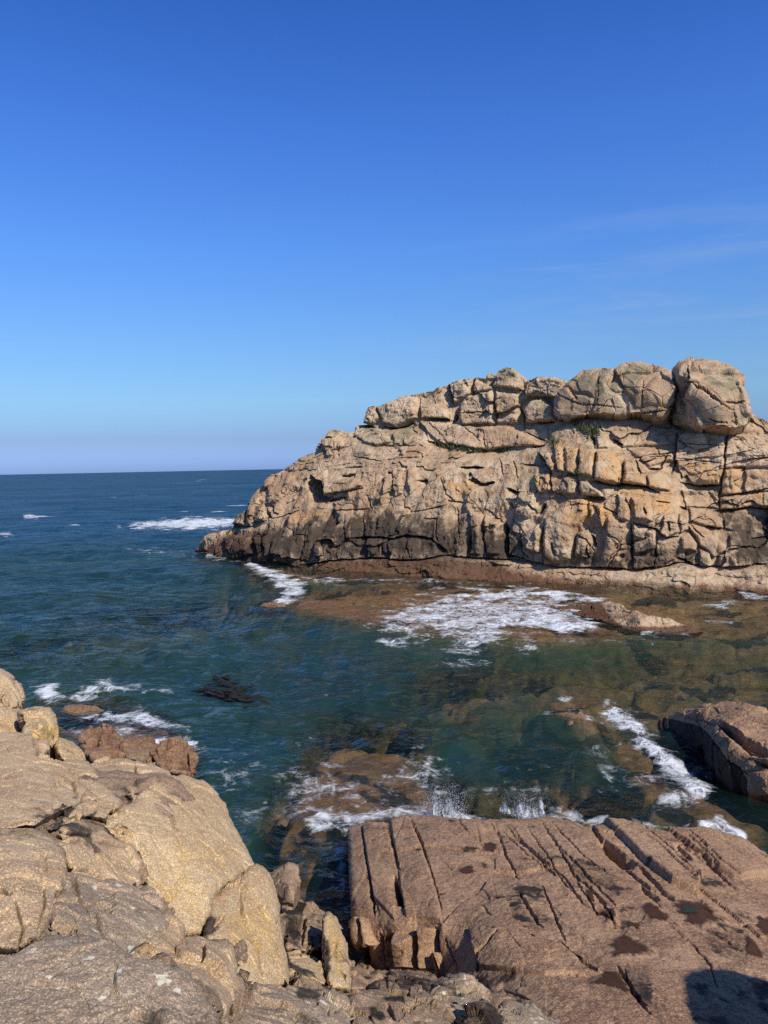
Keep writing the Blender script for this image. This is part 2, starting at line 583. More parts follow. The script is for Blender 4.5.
def on_plane(px, py, h):
    r = ray(px, py)
    t = ((P0 + h * NRM) @ NRM) / (r[0] * NRM[0] + r[1] * NRM[1])
    p = CAM + r * t
    return (p[:2] - P0) @ DIR, p[2]


sil = [(188, 556, -6), (194, 550, -6), (202, 540, -6), (209, 534, -6.2), (227, 530, -6.2), (237, 527, -6.2), (238.5, 516, -6.5), (241, 512, -6.5), (246, 510, -6.6), (249, 502, -6.8),
       (252.5, 495, -7), (255, 490, -7), (263, 484, -7.2), (265, 480, -7.3), (268, 476.6, -7.5), (278, 471.7, -7.8), (291.5, 462, -8), (300, 456, -8.2),
       (314, 452, -8.5), (317, 445, -8.5), (321.5, 442, -8.7), (326, 436, -9), (331, 429.5, -9), (339, 430.3, -9.2), (347, 434, -9.5), (353, 432, -9.5),
       (355.5, 425.4, -9.8), (362.5, 424.5, -10), (365.5, 416.6, -10), (369.3, 407, -10), (378, 406, -10.3), (388, 404.5, -10.5), (399.6, 397, -10.5),
       (406, 395, -10.5), (417, 394, -10.5), (425, 392, -10.7), (434, 391, -10.7), (437, 388, -10.7), (445, 386, -10.7), (449, 383, -10.7), (461, 379, -10.7), (474, 379, -10.7),
       (477, 377, -10.7), (486, 379, -10.7), (488.6, 373, -10.7), (492.5, 374, -10.7), (496, 376, -10.7), (500, 369.5, -10.7), (507, 367.5, -10.7), (514, 368.6, -10.7), (517, 372.5, -10.7),
       (522, 375.4, -10.7), (526, 383, -10.5), (530, 380, -10.2), (539, 377, -10), (555, 377.3, -9.8), (565, 380, -9.6), (572, 392, -9.5), (585, 404, -9.2),
       (660, 408, -9), (672, 414, -9), (682, 421, -9), (743, 420, -9), (751, 411, -9), (757, 417.4, -9), (762, 419, -9), (768, 422, -9),
       (800, 436, -9), (860, 470, -9), (930, 520, -9), (985, 566, -9)]
ss_, zz_ = zip(*[on_plane(*p) for p in sil])
ss_ = np.maximum.accumulate(np.array(ss_) + np.arange(len(ss_)) * 1e-4); zz_ = np.array(zz_)
hh_ = np.array([p[2] for p in sil])

ctl = [(192, 554, -6), (215, 552, -5.2), (240, 566, -3), (260, 572, -1.2), (300, 576, -.9), (350, 566, -1.4), (400, 562, -1.6), (450, 560, -1.6), (520, 566, -1.8), (580, 569, -1.8), (640, 570, -1.8),
       (700, 566, -2.6), (768, 562, -3.2), (860, 560, -4),
       (240, 535, -5), (260, 530, -3.6), (300, 525, -3), (350, 520, -3), (400, 515, -3), (450, 515, -3), (500, 515, -2.9), (560, 515, -2.2), (600, 515, -2.2), (650, 515, -2.4), (680, 520, -3), (720, 525, -4.5), (768, 520, -5.4), (860, 520, -6),
       (260, 500, -6), (290, 490, -5.6), (330, 480, -5.2), (370, 475, -5), (420, 475, -4.9), (470, 470, -4.9), (520, 475, -4.4), (560, 475, -3.9), (600, 470, -3.5), (650, 480, -3.5), (670, 492, -3.9), (690, 495, -6.2), (720, 490, -6.2), (768, 480, -6.6),
       (290, 468, -7.4), (330, 450, -7.6), (370, 445, -7.6), (400, 455, -6.2), (420, 450, -6.8), (450, 458, -5.6), (450, 450, -7.6), (500, 462, -5.4), (500, 452, -7.8), (540, 452, -5.8), (545, 444, -7.6),
       (590, 447, -4.3), (590, 440, -6.2), (640, 455, -4.4), (640, 446, -6.2), (668, 470, -5.6), (690, 450, -6.7), (740, 445, -6.9),
       (380, 430, -8.9), (430, 425, -9.2), (480, 428, -9), (530, 430, -8.2), (580, 425, -7), (640, 424, -7), (700, 433, -7.2), (750, 430, -7.6),
       (430, 405, -10), (480, 400, -9.8), (530, 405, -9.2), (800, 460, -7.5)]
cX = [on_plane(*p) for p in ctl]; cV = [p[2] for p in ctl]
for k in range(0, len(sil)):
    cX.append((ss_[k], zz_[k])); cV.append(sil[k][2])
hfit = Rbf(np.array(cX) * np.array([1, 1.6]), cV, .1, lam=.02)

base_line = [(150, 600), (250, 590), (300, 580), (318, 567), (330, 561), (359, 559), (383, 558), (408, 560), (422, 560), (440, 556), (470, 558), (509, 560), (544, 564), (558, 567),
             (587, 568), (620, 569), (636, 570), (667, 567), (677, 563), (694, 565), (720, 567), (768, 563), (900, 560), (1000, 560)]
S_ = lambda ox, oy, pts, k=.1953: [(ox + x * k, oy + y * k) for x, y in pts]
A1 = lambda *p: S_(190, 460, p); A2 = lambda *p: S_(300, 360, p); A3 = lambda *p: S_(330, 460, p); A4 = lambda *p: S_(430, 350, p)
A5 = lambda *p: S_(470, 460, p); A6 = lambda *p: S_(540, 350, p); A7 = lambda *p: S_(618, 350, p); A8 = lambda *p: S_(618, 460, p)
blocks = [
    (A4((155, 270), (200, 235), (330, 205), (340, 260), (335, 380), (165, 385)), .8, 5), (A4((345, 210), (440, 220), (470, 260), (450, 380), (345, 375)), .6, 5),
    (A4((480, 300), (520, 250), (580, 240), (640, 290), (650, 365), (490, 375)), .9, 7), (A4((110, 172), (225, 150), (215, 225), (150, 265), (120, 270)), .7, 4),
    (A4((235, 150), (330, 190), (335, 205), (225, 225)), .5, 4), (A4((345, 130), (430, 95), (480, 140), (490, 210), (400, 200), (330, 190)), .8, 5),
    (A4((500, 180), (560, 140), (640, 140), (700, 160), (690, 260), (620, 250), (500, 240)), .9, 6),
    (A2((335, 290), (355, 240), (400, 240), (420, 300), (380, 330), (330, 320)), .6, 4), (A2((400, 240), (520, 190), (600, 190), (610, 300), (500, 340), (430, 320)), .8, 5),
    (A2((620, 230), (740, 225), (768, 300), (640, 300)), .6, 4), (A4((0, 365), (180, 385), (290, 390), (400, 385), (590, 490), (400, 500), (300, 515), (100, 480)), .7, 5),
    (A2((280, 335), (320, 340), (420, 350), (480, 420), (400, 440), (290, 390)), .5, 4), (A2((490, 370), (570, 345), (630, 400), (560, 435), (480, 430)), .5, 4),
    (A2((620, 310), (700, 330), (768, 400), (768, 440), (700, 410)), .5, 4),
    (A2((110, 440), (150, 380), (230, 380), (240, 440), (150, 500)), .5, 5), (A2((75, 580), (140, 560), (150, 640), (90, 660)), .5, 4),
    (A2((130, 620), (200, 600), (300, 600), (340, 640), (260, 670), (140, 690)), .6, 4), (A2((440, 590), (480, 580), (490, 660), (440, 690)), .4, 3),
    (A2((480, 560), (540, 550), (530, 680), (490, 700)), .5, 4), (A2((560, 560), (600, 540), (620, 640), (560, 690)), .4, 4),
    (A5((390, 300), (430, 260), (500, 200), (600, 190), (610, 270), (545, 360), (540, 510), (390, 540), (385, 420)), .8, 8),
    (A5((265, 400), (350, 325), (380, 350), (375, 470), (300, 470)), .8, 7), (A5((600, 200), (690, 230), (695, 350), (640, 350), (610, 300)), .5, 5),
    (A5((705, 290), (768, 300), (800, 330), (800, 550), (660, 550), (695, 420)), .5, 6), (A5((550, 370), (610, 350), (640, 420), (610, 500), (545, 500)), .5, 5),
    (A5((70, 280), (160, 330), (165, 480), (90, 490), (60, 400)), .6, 6), (A5((0, 250), (60, 280), (60, 480), (0, 490)), .5, 6),
    (A5((330, 70), (410, 60), (420, 160), (340, 175)), .5, 4), (A5((420, 90), (550, 90), (550, 180), (420, 170)), .5, 5), (A5((560, 100), (620, 110), (690, 190), (570, 180)), .5, 4),
    (A5((240, 150), (330, 170), (340, 240), (300, 300), (220, 280)), .5, 5),
    (A8((75, 325), (190, 360), (200, 450), (80, 490)), .45, 5), (A8((80, 490), (300, 500), (230, 545), (85, 560)), .5, 4), (A8((0, 170), (60, 190), (60, 310), (0, 300)), .5, 5),
    (A8((70, 190), (170, 200), (180, 310), (90, 300)), .6, 6),
    (A8((360, 240), (450, 260), (530, 310), (540, 350), (440, 340), (370, 310)), .6, 5), (A8((350, 330), (430, 350), (540, 420), (560, 460), (500, 500), (420, 440)), .6, 6),
    (A8((240, 280), (300, 260), (310, 370), (250, 400), (215, 380)), .6, 5), (A8((310, 270), (355, 260), (360, 360), (320, 380)), .4, 4), (A8((360, 370), (410, 430), (400, 470), (330, 460), (320, 390)), .5, 5),
    (A8((415, 455), (480, 470), (480, 540), (420, 550)), .5, 5), (A8((520, 480), (650, 460), (700, 500), (690, 545), (520, 545)), .5, 5),
    (A8((570, 380), (680, 380), (680, 440), (580, 450)), .4, 4), (A8((540, 300), (590, 310), (600, 360), (545, 350)), .4, 3),
    (A6((200, 500), (280, 510), (285, 650), (200, 640)), .6, 6), (A6((285, 510), (350, 510), (420, 590), (415, 690), (285, 665)), .8, 8), (A6((425, 560), (500, 550), (550, 610), (550, 695), (425, 685)), .8, 8),
    (A6((550, 640), (620, 610), (680, 700), (670, 725), (560, 700)), .7, 5), (A6((80, 480), (120, 500), (130, 620), (90, 620)), .5, 4), (A6((130, 490), (195, 500), (190, 640), (140, 620)), .5, 5),
    (A6((0, 520), (50, 520), (85, 590), (70, 620), (20, 560)), .6, 4), (A6((290, 440), (340, 430), (350, 500), (290, 500)), .5, 4), (A6((360, 420), (560, 400), (640, 420), (680, 490), (420, 500)), .6, 7),
    (A6((430, 500), (680, 500), (690, 560), (560, 600)), .35, 6),
    (A7((305, 425), (555, 425), (550, 590), (520, 690), (390, 690), (350, 640), (330, 660), (300, 560)), .55, 3), (A7((562, 430), (690, 430), (768, 480), (840, 600), (545, 605)), .5, 4),
    (A7((545, 610), (840, 610), (840, 720), (525, 740)), .45, 3), (A8((325, 150), (520, 150), (515, 250), (350, 240)), .45, 3), (A8((525, 190), (850, 150), (850, 240), (660, 240), (520, 255)), .45, 3),
    (A1((375, 130), (370, 105), (450, 60), (520, 60), (560, 130), (480, 200), (420, 230)), .5, 7), (A1((245, 330), (245, 280), (290, 260), (300, 330)), .6, 4), (A1((300, 230), (350, 170), (400, 220), (390, 310), (310, 330)), .6, 7),
    (A1((340, 390), (410, 380), (420, 540), (350, 520)), .5, 4), (A1((200, 380), (320, 390), (330, 480), (240, 510), (200, 450)), .6, 6), (A1((430, 400), (550, 390), (560, 510), (430, 530)), .4, 5),
    (A1((600, 150), (640, 140), (650, 220), (615, 215)), .3, 4),
]
cracks = [
    (A7((300, 420), (300, 560), (275, 640)), 1.4, 1.2), (A7((557, 425), (548, 600), (520, 750)), 1.0, .8), (A7((320, 680), (400, 697), (520, 693)), 1.8, 1.3), (A7((330, 480), (555, 490)), .8, .35),
    (A7((300, 550), (540, 580)), .7, .3), (A8((480, 265), (660, 247), (768, 255), (860, 250)), 1.6, 1.0), (A8((525, 187), (768, 147), (860, 130)), 1.1, .6), (A8((440, 345), (530, 350)), 1.5, .8),
    (base_line[2:22], 2.1, 1.3),
    (A3((80, 400), (230, 397), (330, 402), (400, 385), (530, 400), (570, 450)), 1.9, 1.1), (A3((0, 205), (90, 190)), 2, 1), (A3((230, 395), (240, 300)), .9, .4), (A3((400, 400), (420, 500)), .9, .5),
    (A3((270, 420), (270, 495)), .9, .5), (A3((80, 280), (90, 440)), .9, .45), (A3((0, 260), (200, 250)), .8, .4), (A3((400, 270), (600, 230)), .9, .4), (A3((640, 240), (660, 400)), .9, .5), (A3((710, 390), (700, 500)), 1.6, 1.0),
    (A3((550, 430), (590, 470)), 3.5, 1.6), (A3((480, 300), (550, 300), (560, 420)), 1, .5), (A3((560, 90), (590, 180), (640, 220)), 1, .5), (A3((480, 100), (490, 110)), 3, 1.2), (A3((660, 40), (768, 40)), 2.2, 1.2), (A3((710, 90), (768, 130)), 3, 1.4),
    (A3((300, 60), (320, 70)), 1.5, .7), (A3((50, 90), (120, 75)), 2.0, .9), (A3((130, 150), (180, 145)), 1.1, .6), (A3((600, 210), (670, 220)), 1.6, .8),
    (A5((170, 330), (185, 420), (190, 500)), 4.5, 2.0), (A5((190, 490), (280, 510)), 3, 1.8), (A5((255, 380), (265, 470), (300, 500)), 2.2, 1.4), (A5((630, 385), (650, 445)), 3, 1.3), (A5((340, 285), (380, 225)), 2.8, 1.3),
    (A5((300, 225), (330, 260)), 1.6, .8), (A5((200, 220), (210, 250)), 2.4, 1.2), (A5((280, 430), (320, 465), (370, 470)), 1.8, .9), (A5((540, 375), (535, 500)), 1.1, .6), (A5((385, 300), (380, 530)), 1.2, .7), (A5((610, 430), (610, 500)), 1.4, .8),
    (A5((540, 375), (600, 400), (640, 460)), 1.1, .6), (A5((430, 420), (460, 480)), 1.8, .8), (A5((590, 190), (690, 195)), 2.0, 1.0), (A5((630, 110), (768, 140)), 2.6, 1.4), (A5((190, 150), (230, 170)), 3, 1.4), (A5((80, 250), (150, 320)), 1.2, .6), (A5((690, 240), (768, 290)), 1.2, .6),
    (A5((410, 60), (430, 160)), 1.4, .8), (A5((550, 80), (555, 180)), 1.2, .7), (A5((450, 0), (455, 60)), 1.3, .8), (A5((640, 0), (640, 100)), 1, .5),
    (A8((65, 320), (75, 560)), 1.3, .8), (A8((200, 380), (190, 545)), .9, .5), (A8((70, 322), (190, 352), (240, 402), (305, 392)), 2.0, 1.1), (A8((300, 500), (390, 540)), 2.4, 1.3), (A8((40, 190), (65, 260)), 1.2, .6), (A8((140, 240), (150, 280)), 1.5, .8), (A8((260, 315), (265, 370)), 1.6, .9),
    (A8((310, 240), (350, 255)), 2.2, 1), (A8((700, 530), (768, 540)), 3, 1.4), (A8((530, 548), (640, 552)), 1.2, .6), (A8((680, 410), (760, 395)), 1.6, .8), (A8((370, 330), (440, 400)), 1, .5), (A8((200, 210), (270, 220)), 1.4, .7), (A8((580, 452), (680, 445)), 1.1, .6),
    (A6((270, 668), (360, 697), (420, 690), (540, 702), (610, 730)), 2.6, 1.5), (A6((210, 760), (330, 768)), 2.4, 1.2), (A6((120, 362), (200, 340), (290, 337), (415, 352)), 2.6, 1.8), (A6((430, 350), (600, 345)), 1.6, .8), (A6((370, 460), (420, 490)), 2.4, 1), (A6((270, 440), (270, 500)), 2.8, 1.2),
    (A6((0, 540), (40, 600), (60, 640)), 5, 2.0), (A6((0, 370), (75, 370)), 1.3, .9), (A6((550, 610), (610, 610)), 2.2, 1), (A6((420, 590), (424, 690)), 1.6, .8), (A6((490, 560), (520, 640)), 1.6, .6), (A6((285, 510), (285, 660)), 1.2, .6), (A6((200, 500), (198, 640)), 1.0, .5), (A6((560, 550), (680, 540)), .9, .4),
    (A4((5, 352), (100, 357)), 2.6, 1.5), (A4((130, 330), (112, 380)), 3, 1.6), (A4((160, 320), (332, 318)), .9, .5), (A4((342, 210), (342, 380)), 1.2, .7), (A4((460, 290), (480, 400)), 2.6, 1.5), (A4((530, 372), (640, 370)), 1.2, .9), (A4((0, 475), (60, 492)), 2.4, 1.2),
    (A4((520, 500), (590, 490)), 1.8, .8), (A4((140, 602), (270, 602)), 2.0, 1.1), (A4((92, 175), (110, 270)), 3.6, 2.0), (A4((228, 150), (218, 225)), 2.6, 1.5), (A4((185, 660), (240, 692), (320, 680)), 3, 1.4), (A4((390, 710), (430, 735)), 3.5, 1.5), (A4((290, 440), (295, 500)), 1.2, .6), (A4((180, 390), (280, 470)), .9, .4),
    (A4((490, 420), (600, 470)), 1, .5), (A4((470, 590), (550, 590)), 1.5, .7), (A4((620, 620), (625, 720)), 1.2, .6), (A4((200, 630), (180, 650)), 2, 1), (A4((540, 690), (560, 740)), 1.4, .7), (A4((350, 560), (360, 640)), 1.2, .5), (A4((420, 570), (440, 660)), 1.2, .5),
    (A2((310, 325), (380, 347)), 2.3, 1.2), (A2((430, 342), (490, 352), (580, 325)), 2.3, 1.3), (A2((650, 415), (720, 437)), 2.3, 1.2), (A2((660, 308), (768, 303)), 2.2, 1.3), (A2((240, 550), (320, 547)), 1.4, .6), (A2((160, 682), (330, 657)), 1.0, .5), (A2((600, 622), (640, 627)), 2.4, 1.2), (A2((570, 342), (605, 382)), 1.2, .7),
    (A2((80, 440), (112, 437)), 2.0, 1.0), (A2((140, 400), (180, 395)), 1.6, .8), (A2((400, 245), (420, 300)), 1.2, .7), (A2((610, 200), (620, 300)), 1.0, .6), (A2((270, 490), (420, 520)), .9, .4), (A2((410, 440), (600, 440)), 1.0, .5), (A2((450, 580), (470, 580)), 1.6, .7), (A2((350, 690), (360, 768)), 1.2, .6),
    (A1((360, 380), (420, 540)), 1.0, .5), (A1((490, 110), (490, 190)), .9, .4), (A1((430, 230), (440, 280)), 2, .9), (A1((240, 340), (330, 338)), 1.4, .8), (A1((420, 300), (560, 260)), 1.1, .5), (A1((560, 540), (700, 520), (768, 510)), 1.5, 1.0), (A1((420, 520), (550, 550)), 2.0, 1.0), (A1((190, 370), (210, 460)), 1.2, .6), (A1((320, 400), (340, 480)), 1.4, .7),
    (A1((550, 380), (600, 380), (560, 520)), 1.0, .45),
]
caves = [
    (A1((598, 150), (620, 70), (690, 110), (690, 180), (768, 205), (660, 222), (610, 215)), -2.6, 4), (A1((385, 315), (405, 238), (425, 290)), -1.6, 3),
]
marks = [
    ([(230, 540), (262, 530), (300, 522), (335, 512), (420, 508), (480, 522), (520, 530), (525, 562), (480, 566), (330, 568), (300, 576), (230, 575)], 2, .78, 18),
    ([(345, 528), (400, 518), (440, 534), (445, 556), (340, 560)], 2, .86, 9), ([(195, 552), (230, 530), (275, 528), (275, 575), (230, 570)], 3, .85, 7), ([(236, 527), (238, 510), (262, 505), (270, 525)], 2, .55, 5),
    (A5((0, 380), (60, 330), (160, 350), (300, 380), (260, 530), (0, 530)), 2, .7, 14), (A5((380, 460), (520, 490), (650, 440), (768, 480), (768, 570), (390, 560)), 2, .68, 14), (A8((0, 360), (200, 400), (420, 460), (480, 570), (0, 580)), 2, .68, 14),
    (A8((520, 260), (860, 250), (860, 570), (690, 550), (600, 470)), 2, .64, 12),
    ([(280, 575), (330, 559), (440, 555), (500, 561), (560, 576), (640, 588), (560, 610), (280, 610)], 3, 1.05, 9), ([(440, 585), (640, 588), (800, 582), (800, 615), (440, 615)], 3, .9, 6),
    (A5((430, 280), (500, 200), (620, 190), (768, 230), (768, 300), (600, 330), (480, 330)), 0, .68, 12), (A8((0, 60), (200, 60), (330, 190), (340, 300), (180, 330), (0, 280)), 0, .62, 12), (A6((60, 480), (420, 500), (560, 640), (690, 720), (300, 690), (80, 620)), 0, .56, 11),
    (A5((330, 60), (420, 70), (420, 180), (330, 170)), 0, .65, 5), (A3((600, 110), (720, 130), (720, 200), (640, 210)), 0, .72, 5), (A3((100, 310), (210, 300), (210, 340), (100, 340)), 0, .8, 3), (A1((540, 270), (640, 270), (640, 330), (520, 320)), 0, .7, 5), (A1((690, 270), (768, 270), (768, 380), (700, 330)), 0, .7, 5), (A7((540, 610), (860, 610), (860, 768), (520, 768)), 0, .54, 11), (A7((330, 500), (540, 560), (520, 680), (350, 660)), 0, .42, 9),
    (A2((330, 290), (420, 240), (560, 220), (620, 400), (470, 430), (280, 390)), 1, .7, 7), (A2((470, 360), (560, 380), (540, 430), (470, 430)), 1, .8, 4), (A2((480, 230), (540, 230), (530, 330), (480, 330)), 1, .7, 4), (A4((340, 95), (440, 95), (480, 150), (340, 140)), 1, .75, 4), (A4((450, 300), (500, 220), (700, 170), (760, 300), (640, 340)), 1, .62, 8),
    (A6((190, 390), (290, 380), (300, 480), (210, 490)), 1, .65, 6), (A6((0, 400), (190, 390), (200, 490), (0, 480)), 1, .4, 6), (A2((250, 470), (400, 450), (400, 510), (260, 510)), 1, .5, 5),
    (A4((190, 520), (420, 520), (560, 500), (500, 560), (250, 560)), 1, .35, 6),
]

NU, NV = 1500, 460
s_ax = np.linspace(ss_[0], ss_[-1], NU)
ztop = np.interp(s_ax, ss_, zz_)
vt = np.linspace(0, 1, NV)
zb = -1.2
Zg = zb + (ztop[None] - zb) * vt[:, None]
Sg = np.broadcast_to(s_ax, Zg.shape)
sf, zf = Sg.ravel(), Zg.ravel()
h0 = hfit(np.c_[sf, zf * 1.6])
# the top edge follows the traced skyline depth
htop = np.interp(s_ax, ss_, hh_)
wt = sstep(.93, 1.0, np.repeat(vt, NU))
h0 = h0 * (1 - wt) + np.tile(htop, NV) * wt
def island_xyz(s, z, h):
    xy = P0[None] + s[:, None] * DIR + h[:, None] * NRM
    return np.c_[xy, z]
Pc = island_xyz(sf, zf, h0)
ipx, ipy = project(Pc)
# fractured granite: three sizes of joint blocks
wv = np.stack([fbm(np.c_[sf * .35, zf * .45, sf * 0], 3, 5), fbm(np.c_[sf * .35 + 40, zf * .45, sf * 0], 3, 6)], -1)
wv = wv + .22 * np.stack([vnoise(np.c_[sf * 1.7, zf * 1.7, sf * 0], 15), vnoise(np.c_[sf * 1.7, zf * 1.7, sf * 0 + 8], 16)], -1)
d = .45 * fbm(np.c_[sf * .22, zf * .4, sf * 0], 4, 21)
rough_amt = .75 + .6 * fbm(np.c_[sf * .18, zf * .3, sf * 0 + 3], 2, 77)
rough_amt = np.clip(rough_amt, .35, 1.3)
upper = sstep(8, 11, zf)
low = sstep(8.0, 6.5, zf)
tone = np.zeros((3, len(sf)), f32)
for k, (su, sz, am, ew) in enumerate(((.20, .24, .42, .035), (.42, .40, .24, .035), (1.05, .95, .135, .035), (2.6, 2.4, .085, .05), (6.0, 6.5, .045, .1))):
    an = 1 - .5 * low if k in (1, 2) else 1.0
    e, hsh, off = cells2(np.c_[sf * su * (1 + .2 * low * (k in (1, 2))), zf * sz * an] + wv * (.35, .32, .4, .6, .8)[k] + 11 * k, 100 + k, .95)
    tilt = (_u(hsh, 5) - .5) * 1.9 * off[:, 0] + (_u(hsh, 6) - .60) * 1.8 * off[:, 1]
    pil = np.sqrt(np.clip(1 - (1 - np.clip(e / .3, 0, 1)) ** 2, 0, 1))
    open_ = _u(hsh, 8) > (.6, .62, .70, .78, .85)[k]
    patchy = np.clip(.55 + 1.1 * fbm(np.c_[sf * .21 + 7 * k, zf * .33, sf * 0], 2, 300 + k), .08, 1.4)
    if 1 <= k <= 3: tone += np.stack([_u(hsh, 9), _u(hsh, 10), _u(hsh, 11)]) * (.0, .4, .4, .2)[k]
    d += am * (patchy if k else 1.0) * ((_u(hsh, 4) - .5) * .8 + tilt + .05 * pil - (.55, .7, .9, .9, .6)[k] * (1 - sstep(.0, ew, e)) * open_)
d += .06 * fbm(np.c_[sf * 2.2, zf * 1.6, sf * 0], 5, 31, .55)
# the lower cliff has smooth upright flutes
fl = vnoise(np.c_[sf * 1.1 + .3 * wv[:, 0], zf * .12, sf * 0], 41)
d += .30 * fl * sstep(7.5, 5, zf) * sstep(1, 2, zf)
q = np.c_[sf, zf, sf * 0]
wpx = ipx + 1.2 * vnoise(q * 1.6, 61) + .6 * vnoise(q * 5, 63); wpy = ipy + 1.0 * vnoise(q * 1.6 + 20, 62) + .5 * vnoise(q * 5 + 9, 64)
d += .8 * bulges(wpx, wpy, blocks) + bulges(wpx, wpy, caves)
d -= carve(wpx, wpy, [(p_, w_ * .66, d_ * .85) for p_, w_, d_ in cracks])
# the shelf at the foot
by_ = np.interp(ipx, [p[0] for p in base_line], [p[1] for p in base_line])
shelf = sstep(-1.5, 2.5, ipy - by_)
shz = np.clip((ipy - by_) / 22, 0, 1)
Dsh = .25 * fbm(np.c_[sf * .5, zf * 1.4, sf * 0], 4, 24)
e, hsh, off = cells2(np.c_[sf * .45, zf * 1.6] + wv * .8, 130)
Dsh += .25 * ((_u(hsh, 4) - .5) + (_u(hsh, 5) - .5) * off[:, 0] - (_u(hsh, 7) > .7) * .5 * (1 - sstep(0, .12, e)))
e, hsh, off = cells2(np.c_[sf * 1.7, zf * 2.6] + wv * 1.2, 131)
Dsh += .10 * ((_u(hsh, 4) - .5) + (_u(hsh, 5) - .5) * 1.6 * off[:, 0] - .3 * (_u(hsh, 7) > .7) * (1 - sstep(0, .12, e)))
Dsh += .10 * fbm(np.c_[sf * 2.2, zf * 3.5, sf * 0], 4, 26)
d = d * (1 - shelf) + shelf * (.35 + 1.0 * shz + .8 * Dsh)
hF = h0 + d
front = island_xyz(sf, zf, hF).reshape(NV, NU, 3)
rows = [front]
NB = 34
for k in range(1, NB + 1):
    q = k / NB
    hb = hF.reshape(NV, NU)[-1] - 11.0 * q ** .8 - .4 * q
    zz = ztop - (ztop + 2.0) * q ** 1.6 + .25 * fbm(np.c_[s_ax * .7, np.full(NU, q * 6), s_ax * 0], 3, 9) * np.clip(q * 6, 0, 1)
    rows.append(island_xyz(s_ax, zz, hb)[None])
ISL = np.concatenate(rows)
mk = np.zeros((ISL.shape[0] * NU, 4), f32)
mk[:NV * NU] = paint(ipx + 2 * wv[:, 0], ipy + 2 * wv[:, 1], marks)
mk[:NV * NU, 1] = np.maximum(mk[:NV * NU, 1], .40 * sstep(10, 12.5, zf))
mk[:NV * NU, 0] += .55 * sstep(.45, .95, tone[0]); mk[:NV * NU, 1] += .38 * sstep(.5, .95, tone[1]) * sstep(5, 8, zf); mk[:NV * NU, 2] += .42 * sstep(.35, .9, tone[2]) * sstep(7.5, 4.0, zf) * sstep(.8, 1.4, zf)
wet = sstep(.55, .1, zf)
mk[:NV * NU, 3] = np.maximum(mk[:NV * NU, 3], .75 * wet)
mk[NV * NU:, 1] = .4
F = grid_faces(NU, ISL.shape[0])
fv = F[:, 0]
inf = fv < NV * NU
isshelf = np.zeros(len(F), bool); isshelf[inf] = (ipy[fv[inf]] > by_[fv[inf]] + .5)
terr = np.interp(ipx, [180, 300, 340, 372, 410, 430, 449, 488, 508, 545, 565, 590, 640, 672, 700, 768, 1000], [560, 455, 440, 432, 441, 444, 446, 451, 448, 446, 440, 446, 452, 470, 512, 510, 510])
iscrag = ~isshelf.copy(); iscrag[inf] &= (ipy[fv[inf]] < terr[fv[inf]])
Vall = ISL.reshape(-1, 3)
island = empty('rock_island', (float(Vall[:, 0].mean()), float(Vall[:, 1].mean()), 0))
tag(island, 'large jagged pink granite island rising from the sea with a dark tidal band', 'rocky island')
def sub_mesh(name, sel):
    f = F[sel]; u, inv = np.unique(f.ravel(), return_inverse=True)
    return mesh_obj(name, Vall[u], inv.reshape(-1, 4), M_CLIFF, island, mk[u])
o = sub_mesh('base_shelf', isshelf); o['label'] = 'low wave-worn brown rock shelf along the foot of the island'
o = sub_mesh('summit_crags', iscrag & ~isshelf); o['label'] = 'pale blocky upper crags above the grassy terrace'
o = sub_mesh('cliff', ~iscrag & ~isshelf); o['label'] = 'fluted lower cliff stained black near the water'


def Yh(px, py, h):
    r = ray(px, py)
    return float(((P0 + h * NRM) @ NRM) / (r[0] * NRM[0] + r[1] * NRM[1]))


def hp(*pts): return [(x, y, Yh(x, y, h)) for x, y, h in pts]


GB = 'boulders on the summit of the island'
K = dict(jit=.8, nr=110, na=560)
stone('dome_boulder', [(557, 421), (553, 406), (556, 394), (568, 381), (578, 374), (587, 369.5), (604, 365.6), (618, 364.5), (624, 378), (630, 390), (641, 401), (643, 413), (621, 417), (596, 416), (577, 418)],
      hp((560, 418, -6.9), (600, 416, -6.4), (636, 412, -6.5), (600, 390, -6.7), (562, 397, -7.3), (590, 372, -8.0), (616, 370, -7.7)), M_CLIFF,
      'broad grey-green domed boulder on the island summit, widest of the summit boulders', 'boulder', GB, roll=5, roll_m=.6, thick=7, amp=.16, nscale=.4, facet=.30, fscale=.3, fine=.006,
      cracks=[(A6((195, 330), (230, 310), (290, 325)), 1, .35), (A6((150, 200), (190, 250)), 1.2, .3), (A6((300, 100), (290, 310)), .8, .15), (A6((60, 210), (190, 270), (420, 290)), .9, .2)],
      marks=[(A6((150, 170), (240, 100), (390, 90), (430, 260), (360, 250), (200, 260)), 1, .78, 8), (A6((420, 200), (470, 240), (480, 310), (420, 320)), 1, .9, 6), (A6((290, 170), (400, 180), (410, 320), (290, 310)), 0, .3, 6)], seed=3, **K)
